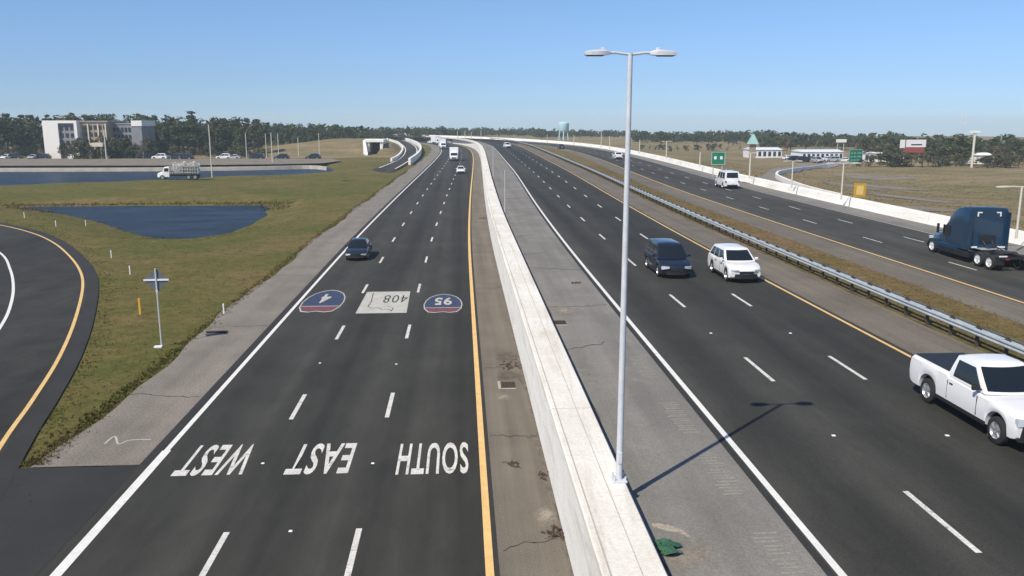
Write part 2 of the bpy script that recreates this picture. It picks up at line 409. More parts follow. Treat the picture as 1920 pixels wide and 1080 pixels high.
# ------------------------------------------------------------------ roads
def strip(name, uL, uR, cf, y0, y1, z, m, parent=None, step=None, kind=None):
    ys = [y0]
    while ys[-1] < y1: ys.append(min(y1, ys[-1] + (step or (3 if ys[-1] < 330 else 5))))
    b = MB()
    fl = uL if callable(uL) else (lambda y: uL); fr = uR if callable(uR) else (lambda y: uR)
    for y in ys: b.v += [(fl(y) + cf(y), y, z), (fr(y) + cf(y), y, z)]
    b.f = [(2 * i, 2 * i + 1, 2 * i + 3, 2 * i + 2) for i in range(len(ys) - 1)]; b.mi = [0] * len(b.f)
    return b.build(name, m, parent)
def dashes(name, u, cf, ends, z, parent, ln=3.05, wd=.17):
    b = MB()
    for ye in ends:
        n = 3; vs = []
        for k in range(n + 1):
            y = ye - ln + ln * k / n; x = u + cf(y); vs += [(x - wd / 2, y, z), (x + wd / 2, y, z)]
        b.add(vs, [(2 * k, 2 * k + 1, 2 * k + 3, 2 * k + 2) for k in range(n)])
    return b.build(name, M['worn_paint'], parent)
YMAX = 640
LZ = .006
# west carriageway
roadA = structure(strip('road', -10.95, .86, cA, -30, YMAX, 0, M['asphalt']))
structure(strip('road_shoulder', lambda y: -14.3 + .28 * math.sin(y * .21) + .12 * math.sin(y * .83), -10.95, cA, 27.4, YMAX, .0, M['shoulder_gravel'], step=1.5))
structure(strip('road_shoulder', .86, 2.95, cA, -30, YMAX, 0, M['shoulder_tan']))
strip('edge_line', -10.56, -10.36, cA, -30, YMAX, LZ, M['white_paint'], roadA)
strip('edge_line', .50, .72, cA, -30, YMAX, LZ, M['yellow_paint'], roadA)
strip('pavement_seam', -10.95, -10.62, cA, 27.4, 200, LZ, M['dark_seam'], roadA)
strip('pavement_seam', .74, .86, cA, -30, 160, LZ, M['dark_seam'], roadA)
endsA = [10.2 + 12.19 * k for k in range(34)]
dashes('lane_line', -6.72, cA, endsA, LZ, roadA)
dashes('lane_line', -3.02, cA, endsA, LZ, roadA)
# middle carriageway
roadB = structure(strip('road', 7.42, 17.98, cB, -30, YMAX, ZB, M['asphalt']))
structure(strip('road_shoulder', 3.3, 7.42, cB, -30, YMAX, ZB, M['shoulder_grey']))
structure(strip('road_shoulder', 17.98, 21.0, cB, -30, YMAX, ZB, M['shoulder_tan']))
strip('edge_line', 7.65, 7.83, cB, -30, YMAX, ZB + LZ, M['white_paint'], roadB)
strip('edge_line', 17.60, 17.76, cB, -30, YMAX, ZB + LZ, M['yellow_paint'], roadB)
strip('pavement_seam', 7.42, 7.60, cB, -30, 160, ZB + LZ, M['dark_seam'], roadB)
endsB = [7.0 + 12.25 * k for k in range(34)]
dashes('lane_line', 11.10, cB, endsB, ZB + LZ, roadB, 3.1, .15)
dashes('lane_line', 14.50, cB, endsB, ZB + LZ, roadB, 3.1, .15)
structure(strip('median_grass', lambda y: 21.0 + .1 * math.sin(y * .9), lambda y: 25.9 + .25 * math.sin(y * .35) + .12 * math.sin(y * 1.3) + cC(y) - cB(y), cB, -30, YMAX, ZB - .01, M['median_grass'], step=1.5))
# east carriageway
roadC = structure(strip('road', 28.45, 38.9, cC, -30, YMAX, ZB, M['old_asphalt']))
structure(strip('road_shoulder', 25.6, 28.45, cC, -30, YMAX, ZB, M['shoulder_tan']))
structure(strip('road_shoulder', 38.9, 41.9, cC, -30, YMAX, ZB, M['shoulder_grey']))
strip('edge_line', 28.62, 28.80, cC, -30, YMAX, ZB + LZ, M['yellow_paint'], roadC)
strip('edge_line', 38.55, 38.70, cC, -30, YMAX, ZB + LZ, M['dull_white_paint'], roadC)
endsC = [4.7 + 12.1 * k for k in range(34)]
for u in (32.05, 35.4): dashes('lane_line', u, cC, endsC, ZB + LZ, roadC, 3.1, .13)

# loop ramp at the left
yl = spline([P(*p, 0) for p in [(-420, 1700), (-150, 1090), (0, 838), (60, 752), (110, 672), (140, 602), (155, 540), (150, 508), (130, 480), (100, 455), (60, 437), (0, 422), (-90, 408), (-300, 392)]], 8)
def offset_line(pts, d):
    out = []
    for i, p in enumerate(pts):
        t = (pts[min(i + 1, len(pts) - 1)] - pts[max(0, i - 1)]).normalized()
        out.append(p + Vector((t.y, -t.x, 0)) * d)
    return out
def ribbon(name, A, B, z, m, parent=None):
    b = MB(); n = len(A)
    for p, q in zip(A, B): b.v += [(p.x, p.y, z if z is not None else p.z), (q.x, q.y, z if z is not None else q.z)]
    b.f = [(2 * i, 2 * i + 1, 2 * i + 3, 2 * i + 2) for i in range(n - 1)]; b.mi = [0] * (n - 1)
    return b.build(name, m, parent)
outer = offset_line(yl, 1.0)
inner = offset_line(yl, .25); m = MB()
rp_ = [p for p in inner] + [Vector((inner[-1].x - 30, inner[-1].y, 0)), Vector((inner[-1].x - 30, inner[0].y, 0))]
m.add([(p.x, p.y, .012) for p in rp_], [tuple(range(len(rp_)))[::-1]]); lamp_loop = structure(m.build('ramp_road', M['ramp_asphalt']))
structure(ribbon('road_shoulder', offset_line(yl, .25), outer, .008, M['dark_seam']))
ribbon('edge_line', offset_line(yl, -.09), offset_line(yl, .09), .012 + LZ, M['yellow_paint'], lamp_loop)
wl = spline([P(*p, .012) for p in [(-60, 700), (0, 614), (18, 578), (25, 540), (19, 505), (0, 474), (-60, 440)]], 8)
ribbon('edge_line', offset_line(wl, -.09), offset_line(wl, .09), .012 + LZ, M['white_paint'], lamp_loop)
# paved gore where the loop joins
g0, g1 = P(15, 878, 0), P(282, 874, 0)
m = MB(); m.add([(g0.x - 14, g0.y + 1.2, .004), (g0.x, g0.y, .004), (g0.x + 3, g0.y - .05, .004), (g1.x - 1.2, g1.y + .1, .004), (-10.95, g1.y + .1, .004), (-10.95, -20, .004), (-40, -20, .004)], [(0, 6, 5, 4, 3, 2, 1)])
structure(m.build('gore_pavement', M['dark_seam']))
strip('edge_line', -10.60, -10.30, cA, 8, 28.6, LZ + .005, M['white_paint'], roadA)

# pavement words and route shields, read by drivers coming towards us
def word(txt, xc, yc, wd, ln, m, parent, z, name='pavement_word', bold=.018, label=None):
    cu = bpy.data.curves.new(name, 'FONT'); cu.body = txt; cu.align_x = 'CENTER'; cu.align_y = 'CENTER'; cu.offset = bold; cu.resolution_u = 4
    cu.space_character = 1.12
    o = bpy.data.objects.new(name, cu); COL.objects.link(o)
    bpy.context.view_layer.update()
    me = bpy.data.meshes.new_from_object(o.evaluated_get(bpy.context.evaluated_depsgraph_get()))
    bpy.data.objects.remove(o)
    co = np.array([v.co[:] for v in me.vertices]); lo, hi = co.min(0), co.max(0)
    for v in me.vertices:
        x = ((v.co.x - lo[0]) / (hi[0] - lo[0]) - .5) * wd; y = ((v.co.y - lo[1]) / (hi[1] - lo[1]) - .5) * ln
        v.co = (xc - x, yc - y, z)
    me.materials.clear(); me.materials.append(m)
    o = bpy.data.objects.new(name, me); COL.objects.link(o); o.parent = parent
    if label: o['label'] = label
    return o
word('WEST', -8.45, 27.7, 2.3, 2.7, M['worn_paint'], roadA, LZ, label='white pavement word WEST')
word('EAST', -4.9, 27.6, 2.1, 2.7, M['worn_paint'], roadA, LZ, label='white pavement word EAST')
word('SOUTH', -1.08, 27.4, 2.4, 2.75, M['worn_paint'], roadA, LZ, label='white pavement word SOUTH')
def shield(xc, yc, wd, ln, txt, tw):
    prof = [(-.36, .47), (-.18, .50), (0, .46), (.18, .50), (.36, .47), (.47, .30), (.5, .08), (.46, -.14), (.36, -.32), (.2, -.44), (0, -.5), (-.2, -.44), (-.36, -.32), (-.46, -.14), (-.5, .08), (-.47, .30)]
    def pl(k, z, m, name, par, sel=None, lab=None):
        b = MB(); pts = [(xc - x * wd * k, yc - y * ln * k) for x, y in (sel or prof)]
        b.add([(x, y, z) for x, y in pts], [tuple(range(len(pts)))]); o = b.build(name, m, par)
        if lab: o['label'] = lab
        return o
    base = pl(1.0, LZ, M['dull_white_paint'], 'route_shield', roadA, None, 'pavement route shield ' + txt)
    pl(.945, LZ + .004, M['blue_paint'], 'shield_field', base)
    top = [(-.36, .47), (-.18, .50), (0, .46), (.18, .50), (.36, .47), (.45, .345), (.475, .285), (-.475, .285), (-.45, .345)]
    pl(.92, LZ + .008, M['red_paint'], 'shield_band', base, top)
    pl(.93, LZ + .012, M['dull_white_paint'], 'shield_band_line', base, [(-.47, .285), (.47, .285), (.475, .265), (-.475, .265)])
    word(txt, xc, yc + ln * .08, tw, ln * .40, M['dull_white_paint'], base, LZ + .013, 'shield_number', .03)
shield(-8.90, 53.7, 2.65, 6.9, '4', .62)
shield(-1.25, 52.5, 2.45, 5.6, '95', 1.1)
b = MB(); b.add([(-6.45, 49.8, LZ), (-3.4, 49.8, LZ), (-3.55, 56.3, LZ), (-6.45, 56.3, LZ)], [(0, 1, 2, 3)])
rs = part_label(b.build('route_panel', M['dull_white_paint'], roadA), 'white pavement route panel 408')
word('408', -4.35, 53.9, 1.55, 2.3, M['black_paint'], rs, LZ + .005, 'panel_number', -.004)
# map outline drawn thinly on the panel
ol = [(-6.0, 55.9), (-5.95, 55.0), (-5.85, 53.2), (-5.9, 51.6), (-5.6, 51.2), (-5.2, 51.3), (-4.95, 50.7), (-4.6, 50.9), (-4.35, 50.3), (-4.3, 51.2), (-4.7, 51.7)]
b = MB()
for p, q in zip(ol, ol[1:]):
    d = Vector((q[0] - p[0], q[1] - p[1])); nrm = Vector((-d.y, d.x)).normalized() * .025
    b.add([(p[0] + nrm.x, p[1] + nrm.y, LZ + .005), (p[0] - nrm.x, p[1] - nrm.y, LZ + .005), (q[0] - nrm.x, q[1] - nrm.y, LZ + .005), (q[0] + nrm.x, q[1] + nrm.y, LZ + .005)], [(0, 1, 2, 3)])
b.build('panel_outline', M['black_paint'], rs)

# rumble grooves on the grey shoulder
for ya in (14.6, 19.3, 23.6, 29.0):
    b = MB()
    for k in range(15):
        y = ya + k * .19 + rng.uniform(-.04, .04); x = 6.75 + rng.uniform(-.05, .05); q = .26 + rng.uniform(-.06, .05)
        b.add([(x - q, y, ZB + .004), (x + q, y + .02, ZB + .004), (x + q, y + .09, ZB + .004), (x - q, y + .07, ZB + .004)], [(0, 1, 2, 3)])
    b.build('rumble_strip', M['rumble'], roadB)

# sealed cracks in the shoulders
def crack(x0, y0, x1, y1, z, wd_, name='pavement_crack'):
    n = 12; b = MB(); pts = []
    for k in range(n + 1):
        f = k / n; pts.append(Vector((x0 + (x1 - x0) * f + rng.normal(0, .07), y0 + (y1 - y0) * f + rng.normal(0, .10), 0)))
    for k, q in enumerate(pts):
        wv = wd_ * rng.uniform(.5, 1.3); b.v += [(q.x, q.y - wv, z), (q.x, q.y + wv, z)]
    b.f = [(2 * i, 2 * i + 2, 2 * i + 3, 2 * i + 1) for i in range(n)]; b.mi = [0] * n
    structure(b.build(name, M['dark_seam']))
for y in (33, 41, 52.5, 58, 67, 74, 88, 101): crack(4.15 + cB(y), y, (7.3 if rng.uniform() < .6 else 5.9) + cB(y), y + rng.uniform(-1.2, 1.6), ZB + .004, .018 + y * .0006)
for y in (21, 29.5, 38, 57, 73, 95): crack(.95 + cA(y), y, 2.6 + cA(y), y + rng.uniform(-.6, .8), .004, .014 + y * .0005)
for y in (35, 47, 63, 80): crack(-14 + cA(y), y, -11.1 + cA(y), y + rng.uniform(-.6, .8), .004, .014 + y * .0005)
# ------------------------------------------------------------------ raised wall between the carriageways
def sweep(name, prof, cf, y0, y1, m, parent=None, step=3, closed=False, smooth=None):
    ys = [y0]
    while ys[-1] < y1: ys.append(min(y1, ys[-1] + step))
    b = MB(); b.loft([[(u + cf(y), y, z) for u, z in prof] for y in ys], True, 0)
    return b.build(name, m, parent, smooth)
mw = thing('median_wall', (0, 0, 0), 0, 'long cream concrete wall dividing the left carriageway from the middle one', 'wall')
sweep('wall', [(2.75, -.1), (2.70, 2.57), (3.86, 2.57), (3.92, 2.25), (3.94, 2.1), (3.94, -.1)], cA, -25, 520, M['concrete'], mw, 3)
cpn = sweep('coping', [(2.64, 2.57), (2.64, 2.71), (2.68, 2.75), (3.88, 2.75), (3.91, 2.72), (3.91, 2.57)], cA, -25, 520, M['concrete_top'], mw, 3)
def thin_rail(u, z, w, h, y1=140):
    return sweep('coping_joint', [(u - w, z), (u - w, z + h), (u + w, z + h), (u + w, z)], cA, -25, y1, M['concrete_wall'], mw, 3)
thin_rail(2.80, 2.75, .015, .012); thin_rail(3.42, 2.75, .010, .006, 60)
bw = thing('barrier_wall', (0, 0, 0), 0, 'long cream concrete barrier along the far right edge of the right carriageway', 'barrier')
sweep('barrier', [(41.75, ZB - .1), (41.85, ZB + .22), (42.0, ZB + .85), (42.05, ZB + .95), (42.5, ZB + .95), (42.55, ZB + .85), (42.6, ZB - .6)], cC, -25, 600, M['concrete'], bw, 3)

# grit washed against the foot of the wall
structure(strip('roadside_grit', lambda y: min(2.70, 2.60 + .07 * math.sin(y * 1.7) + .09 * math.sin(y * .61 + 1) + .04 * math.sin(y * 4.1)), 2.74, cA, 5, 200, .004, M['grit'], step=.5))
structure(strip('roadside_grit', 3.93, lambda y: 4.14 + .08 * math.sin(y * 1.3) + .07 * math.sin(y * .47 + 2), cA, 5, 160, ZB + .004, M['grit'], step=.5))
# ------------------------------------------------------------------ guardrail in the grass median
gr = thing('guardrail', (0, 0, 0), 0, 'long grey double steel guardrail on posts beside the strip of median grass', 'guardrail')
wbeam = [(0, .50), (.05, .53), (.07, .57), (.05, .61), (0, .645), (.05, .68), (.07, .72), (.05, .77), (0, .80)]
for s, u in ((-1, 21.05), (1, 21.42)):
    prof = [(u + s * p, ZB + q) for p, q in wbeam] + [(u + s * p - s * .012, ZB + q) for p, q in wbeam[::-1]]
    sweep('rail', prof, cB, -20, 420, M['steel'], gr, 3.8)
pm = MB().box((0, 0, .40), (.10, .12, .96)).box((-.08, 0, .64), (.10, .11, .3)).box((.08, 0, .64), (.10, .11, .3))
p0 = pm.build('post', M['wood_post'], gr); ys = [6 + 1.9 * k for k in range(190)]
for i, y in enumerate(ys[:100]):
    o = p0 if i == 0 else p0.copy()
    if i: COL.objects.link(o); o.parent = gr
    o.location = (21.235 + cB(y), y, ZB)
rest = MB()
for y in ys[100:]: rest.box((21.235 + cB(y), y, ZB + .40), (.10, .12, .96))
o = rest.build('post_row', M['wood_post'], gr); o['kind'] = 'stuff'
# ------------------------------------------------------------------ lamp posts
def lamp(name, loc, h, r0, r1, arm, label, mats, group=None, head=True, rz=0, detail=True, cat='lamp post', both=True):
    t = thing(name, loc, rz, label, cat, group)
    MB().tube([(0, 0, 0), (0, 0, h * .5), (0, 0, h)], [r0, (r0 + r1) / 2, r1], 12).build('pole', mats, t, 40)
    if detail:
        pb = MB().box((0, 0, .03), (r0 * 4.2, r0 * 4.2, .06))
        pb.build('base_plate', M['galvanized'], t, bevel=.01)
        for sx in (-1, 1):
            for sy in (-1, 1): MB().tube([(sx * r0 * 1.6, sy * r0 * 1.6, .06), (sx * r0 * 1.6, sy * r0 * 1.6, .16)], .022, 6).build('anchor_bolt', M['galvanized'], t)
        MB().box((0, -r0 * .8, .62), (r0 * 1.1, r0 * .7, .3)).build('hand_hole_cover', M['galvanized'], t, bevel=.01)
    if head:
        for s in ((-1, 1) if both else (1,)):
            MB().tube([(0, 0, h - .03), (s * arm * .33, 0, h + .01), (s * arm * .5, 0, h + .0)], .03 if detail else .05, 8).build('arm', mats, t, 40)
            hd = MB(); L = arm * .56; x0 = s * arm * .42
            secs = []
            for q, hw, up, dn in ((0, .05, .03, -.03), (.12, .09, .06, -.04), (.35, .16, .075, -.05), (.8, .16, .055, -.05), (1, .12, .03, -.045)):
                x = x0 + s * L * q
                secs.append([(x, -hw, dn), (x, hw, dn), (x, hw, up * .5), (x, hw * .6, up), (x, -hw * .6, up), (x, -hw, up * .5)])
            if not detail: secs = [[(a, b * .9, c * .9) for a, b, c in q] for q in secs]
            hd.loft(secs if s > 0 else [q[::-1] for q in secs])
            ho = hd.build('luminaire', M['galvanized'] if detail else mats, t, 35); ho.location = (0, 0, h)
            if detail:
                MB().box((x0 + s * L * .6, 0, -.058), (L * .62, .24, .014)).build('lens', M['lens'], ho)
                MB().box((x0 + s * L * .30, 0, .09), (.08, .08, .07)).build('photocell', M['galvanized'], ho, bevel=.01)
    return t
lamp('lamp_post', (3.76, 19.1, 2.75), 10.1, .084, .056, 1.04, 'tall pale grey twin-headed lamp post standing on the concrete median wall in the foreground', M['galvanized'])

# ------------------------------------------------------------------ vehicles (local +Y is the nose)
def wheel(par, x, y, r, wd, side, rim='rim', dual=False):
    b = MB(); n = 22
    prof = [(.62, -.5), (.9, -.5), (.985, -.40), (1, -.2), (1, .2), (.985, .40), (.9, .5), (.62, .5)]
    def lathe(b, prof, rr, ww, mi=0):
        rings = []
        for k in range(n):
            a = 2 * math.pi * k / n
            rings.append([(ww * q, math.cos(a) * rr * p, math.sin(a) * rr * p) for p, q in prof])
        m = len(prof); vs = [v for g in rings for v in g]
        fs = [(k * m + i, k * m + i + 1, ((k + 1) % n) * m + i + 1, ((k + 1) % n) * m + i) for k in range(n) for i in range(m - 1)]
        b.add(vs, fs, mi)
    lathe(b, prof, r, wd)
    o = b.build('wheel', M['tyre'], par, 40); o.location = (x, y, r)
    b = MB(); k = .36 * wd * side
    lathe(b, [(.64, k * 1.3), (.60, k * 1.35), (.54, k * .8), (.20, k * 1.0), (.0, k * 1.15)], r, 1)
    for q in range(5):
        a = 2 * math.pi * q / 5 + .3
        c = Vector((k * 1.02, math.cos(a) * r * .36, math.sin(a) * r * .36))
        b.box(c, (.03, r * .34, r * .10), Matrix.Rotation(a, 3, 'X'))
    rm = b.build('rim', M[rim], o, 40)
    return o
def car(name, loc, rz, label, cat, L, W, H, deck, wb, cabin, paintm, clear=.2, r=.34, group=None, sidew=((.04, .47), (.50, .93)), glass_lo=.10,
        cover=None, rimm='rim', wbase=None, nose=.10, arches=True, tail_lights=True, rack=False, roofh=.02, grille='trim', gw=.62, bumper='trim', doorlines=(.0,), round_=.24, mirrorm=None, low_grille=None, lampz=(.05, .20), seams=(), arch_k=1.24):
    """deck: (y, z) of bonnet/belt/boot line from tail to nose; cabin: yc, yrf, yrr, yt, wb, wr, zbelt, ztop"""
    t = thing(name, loc, rz, label, cat, group)
    yF, yR = wb
    ys = sorted(set([-L / 2, -L / 2 + .04, -L / 2 + .14, L / 2 - .04, L / 2 - .14, L / 2 - .3] + [p[0] for p in deck] + list(np.linspace(-L / 2, L / 2, 20)) +
                    [c + r * arch_k * math.cos(a) for c in (yF, yR) for a in np.linspace(0, math.pi, 11)]))
    dy, dz = [p[0] for p in deck], [p[1] for p in deck]
    def hw(y):
        e = L / 2; q = 0
        if y > e * .55: q = (y - e * .55) / (e * .45)
        elif y < -e * .72: q = (-y - e * .72) / (e * .28) * .75
        return W / 2 * (1 - nose * q * q * q)
    secs = []
    for y in ys:
        zt = float(np.interp(y, dy, dz)); zb = clear
        e = (L / 2 - abs(y))
        if e < .3: zb = clear + .12 * (1 - e / .3) ** 2
        arch = 0
        for c in (yF, yR):
            if abs(y - c) < r * arch_k: arch = max(arch, r * .98 + math.sqrt(max(0, (r * arch_k) ** 2 - (y - c) ** 2)) - .02)
        if arch and arches: zb = max(zb, min(arch, zt - .12))
        h = zt - zb; k = hw(y)
        fl = .0
        secs.append([(0, y, zb), (k * .82, y, zb), (k * .97, y, zb + min(.05, h * .1)), (k * (1.0 + fl), y, zb + h * .36), (k * .995, y, zb + h * .66), (k * .965, y, zt - min(.07, h * .12)), (k * .88, y, zt - .012), (k * .5, y, zt + .012), (0, y, zt + .02)])
    def nosey(x, y):                                            # plan curvature of nose and tail
        e = L / 2; q = min(1.0, abs(x) / (hw(y) + 1e-6)) ** 2.4
        if y > e * .5: return y - round_ * q * ((y - e * .5) / (e * .5)) ** 2
        if y < -e * .6: return y + round_ * .6 * q * ((-y - e * .6) / (e * .4)) ** 2
        return y
    secs = [[(x, nosey(x, y), z) for x, y, z in q] for q in secs]
    b = MB(); n = len(secs[0]); full = []
    for s in secs: full.append(s + [(-x, y, z) for x, y, z in s[-2:0:-1]])
    m = len(full[0]); b.loft(full, True, 0)
    for i in range(len(full) - 1):                              # dark underside
        for kf in (0, m - 1): b.mi[i * m + kf] = 1
    body = b.build('body', [M[paintm], M['trim']], t, 32)
    def nose_patch(x0, x1, za, zb, nm, m, off, taper=0., flare=0.):
        g = MB(); A, C = 9, 4; vs = []
        for i in range(A):
            f = i / (A - 1); x = x0 + (x1 - x0) * f
            lo = za + (zb - za) * taper * (1 - f) * (1 if taper else 0)
            for j in range(C):
                z = lo + (zb - lo) * j / (C - 1); k = 1 + flare * (j / (C - 1))
                vs.append((x * k, nosey(x * k, L / 2) + off, z))
        g.add(vs, [(i * C + j, (i + 1) * C + j, (i + 1) * C + j + 1, i * C + j + 1) for i in range(A - 1) for j in range(C - 1)])
        g.add([(x, y - .14, z) for x, y, z in vs], [(i * C + j, i * C + j + 1, (i + 1) * C + j + 1, (i + 1) * C + j) for i in range(A - 1) for j in range(C - 1)])
        N = A * C; ed = [i * C for i in range(A)] + [(A - 1) * C + j for j in range(1, C)] + [i * C + C - 1 for i in range(A - 2, -1, -1)] + [j for j in range(C - 2, 0, -1)]
        for p_, q_ in zip(ed, ed[1:] + ed[:1]): g.f.append((p_, q_, q_ + N, p_ + N)); g.mi.append(0)
        return g.build(nm, M[m], t, 40)
    yc, yrf, yrr, yt, wbl, wr, z0, z1 = cabin
    bul = .16
    zf = lambda q: z0 + (z1 - z0) * q
    hwd = lambda q: wbl + (wr - wbl) * (q ** 1.25)
    yf = lambda q: yc + (yrf - yc) * (q ** 1.0)
    yr_ = lambda q: yt + (yrr - yt) * (q ** 1.15)
    def front(s, q, off=0): return Vector((s * hwd(q), yf(q) - bul * s * s + off * .9, zf(q) + off * .5))
    def side(v, q, sg, off=0): return Vector((sg * (hwd(q) + off), (yf(q) - bul) * (1 - v) + (yr_(q) + bul * .5) * v, zf(q) + off * .2))
    def rear(s, q, off=0): return Vector((s * hwd(q), yr_(q) + bul * .5 * s * s - off * .9, zf(q) + off * .3))
    b = MB()
    def patch(fn, a, c, m=0, bb=b):
        A, C = len(a), len(c); bb.add([fn(x, y) for x in a for y in c], [(i * C + j, (i + 1) * C + j, (i + 1) * C + j + 1, i * C + j + 1) for i in range(A - 1) for j in range(C - 1)], m)
    S7 = np.linspace(-1, 1, 9); Q5 = np.linspace(0, 1, 7)
    patch(front, S7, Q5); patch(rear, S7, Q5)
    for sg in (-1, 1): patch(lambda v, q: side(v, q, sg), np.linspace(0, 1, 9), Q5)
    def roof(s, v):
        a, c = front(s, 1), rear(s, 1); p = a.lerp(c, v)
        p.z += roofh * 3.2 * (1 - s * s) ** .6 * max(0, 1 - (2 * v - 1) ** 4) + .012; return p
    patch(roof, S7, np.linspace(0, 1, 9))
    me_o = b.build('cabin', M[paintm], t)
    bm_merge(me_o, 38)
    g = MB(); patch(lambda s, q: front(s, q, .012), np.linspace(-.89, .89, 9), np.linspace(glass_lo, .90, 5), 0, g); g.build('windshield', M['glass'], t, 60)
    g = MB(); patch(lambda s, q: rear(s, q, .012), np.linspace(-.82, .82, 7), np.linspace(.2, .86, 4), 0, g); g.build('rear_window', M['glass'], t, 60)
    for sg in (-1, 1):
        for a, c in sidew:
            g = MB(); patch(lambda v, q: side(v, q, sg, .012), np.linspace(a, c, 5), np.linspace(.10, .84, 4), 0, g); g.build('side_window', M['glass'], t, 60)
        # mirror
        p = side(.06, .12, sg)
        mr = MB().box((sg * (hwd(0) + .16), p.y - .02, p.z + .05), (.20, .11, .15)).box((sg * (hwd(0) + .03), p.y + .02, p.z + .01), (.12, .06, .05))
        mr.build('mirror', M[mirrorm or paintm], t, bevel=.025)
        # sill strip and door seams
        k = W / 2
        MB().box((sg * (k * .985), (yF + yR) / 2, clear + .07), (.035, (yF - yR) - r * 2.5, .12)).build('sill', M['trim'], t, bevel=.01)
        for v in seams:
            zt = float(np.interp(v, dy, dz)); MB().box((sg * (k * .994), v, clear + .16 + (zt - clear - .25) / 2), (.018, .026, zt - clear - .30)).build('door_seam', M['trim'], t)
        for q, v in enumerate(doorlines):
            zt = float(np.interp(v, dy, dz))
            MB().box((sg * (k * .992), v, clear + .16 + (zt - clear - .25) / 2), (.018, .014, zt - clear - .32)).build('door_seam', M['trim'], t)
            MB().box((sg * (k * 1.0), v + .2, zt - .19), (.03, .17, .035)).build('door_handle', M['trim'] if paintm == 'paint_white' else M[paintm], t, bevel=.008)
        # lamps
        zt = float(np.interp(L / 2 - .12, dy, dz))
        nose_patch(sg * hw(L / 2) * .52, sg * hw(L / 2) * 1.0, zt - lampz[1], zt - lampz[0], 'headlight', 'lamp_clear', .02, taper=.45)
        zr = float(np.interp(-L / 2 + .05, dy, dz)); xr = hw(-L / 2 + .05)
        MB().box((sg * xr * .88, -L / 2 + .10, zr - .20), (.17, .16, .26)).build('tail_light', M['lamp_red'], t, bevel=.02)
    zt = float(np.interp(L / 2 - .05, dy, dz)); xw = hw(L / 2 - .05)
    nose_patch(-xw * .50 * gw, xw * .50 * gw, zt - .24, zt - .09, 'grille', grille, .015)
    if low_grille: nose_patch(-xw * low_grille[0], xw * low_grille[0], clear + low_grille[1], clear + low_grille[2], 'lower_grille', 'trim', .02, flare=-.12)
    else: nose_patch(-xw * .86, xw * .86, clear + .10, clear + .27, 'bumper', bumper, .02)
    MB().box((0, -L / 2 + .02, clear + .22), (xw * 1.5, .10, .2)).build('bumper', M['trim'] if bumper == 'trim' else M[bumper], t, bevel=.03)
    MB().box((0, -L / 2 - .005, clear + .5), (.32, .03, .16)).build('licence_plate', M['board_white'], t)
    for y in wb:
        for sg in (-1, 1): wheel(t, sg * (W / 2 - .13), y, r, .24, sg, rimm)
    if cover:
        y0, y1, z, k = cover
        MB().box((0, (y0 + y1) / 2, z), (k * 2, y1 - y0, .03)).build('bed_cover', M['trim'], t, bevel=.01)
    return t
import bmesh
def bm_merge(o, ang):
    bm = bmesh.new(); bm.from_mesh(o.data); bmesh.ops.remove_doubles(bm, verts=bm.verts, dist=.02)
    bmesh.ops.recalc_face_normals(bm, faces=bm.faces); bm.to_mesh(o.data); bm.free()
    o.data.polygons.foreach_set('use_smooth', [True] * len(o.data.polygons)); o.data.set_sharp_from_angle(angle=R(ang))
PI = math.pi
def zr(y): return ZB + .002
# white pick-up entering at the right
car('pickup_truck', (16.30, 24.15, zr(0)), PI, 'white pickup truck with a black-covered bed, cut by the right edge of the frame', 'pickup truck',
    5.9, 2.03, 1.96, [(-2.95, 1.30), (-2.88, 1.33), (-.72, 1.33), (-.6, 1.26), (.95, 1.24), (1.1, 1.22), (1.7, 1.20), (2.6, 1.12), (2.86, 1.05), (2.95, .95)], (1.95, -1.72),
    (1.36, .52, -.62, -.78, .93, .74, 1.24, 1.95), 'paint_white', .36, .405, sidew=((.05, .86),), cover=(-2.82, -.86, 1.355, .84), nose=.06, roofh=.02, gw=.95, doorlines=(-.58, ), seams=(.98,), bumper='trim', arch_k=1.34, mirrorm='trim', round_=.14, low_grille=(.92, .02, .62), lampz=(.02, .24))
# white sport utility and dark van side by side
car('sport_utility_vehicle', (16.22, 48.9, zr(0)), PI, 'white sport utility vehicle following beside the dark van', 'SUV',
    4.85, 1.93, 1.73, [(-2.42, .95), (-2.34, 1.12), (-1.9, 1.16), (.8, 1.08), (1.25, 1.06), (1.9, .99), (2.2, .92), (2.38, .80), (2.42, .70)], (1.48, -1.32),
    (1.30, .42, -1.75, -2.18, .90, .70, 1.08, 1.72), 'paint_white', .24, .37, sidew=((.05, .36), (.39, .68), (.71, .94)), gw=.9, doorlines=(.35, -.65), seams=(1.02,), roofh=.025, low_grille=(.80, .04, .30), lampz=(.04, .15))
car('minivan', (12.60, 50.6, zr(0)), PI, 'dark navy minivan coming towards the camera left of the white SUV', 'minivan',
    5.0, 1.97, 1.80, [(-2.5, .92), (-2.42, 1.10), (-1.9, 1.16), (.9, 1.06), (1.3, 1.04), (1.9, .96), (2.25, .86), (2.45, .72), (2.5, .62)], (1.55, -1.45),
    (1.50, .55, -2.0, -2.30, .92, .72, 1.06, 1.80), 'paint_dark_blue', .20, .35, sidew=((.05, .33), (.36, .66), (.69, .95)), gw=.8, doorlines=(.5, -.6), roofh=.025, low_grille=(.7, .05, .26), lampz=(.03, .22))
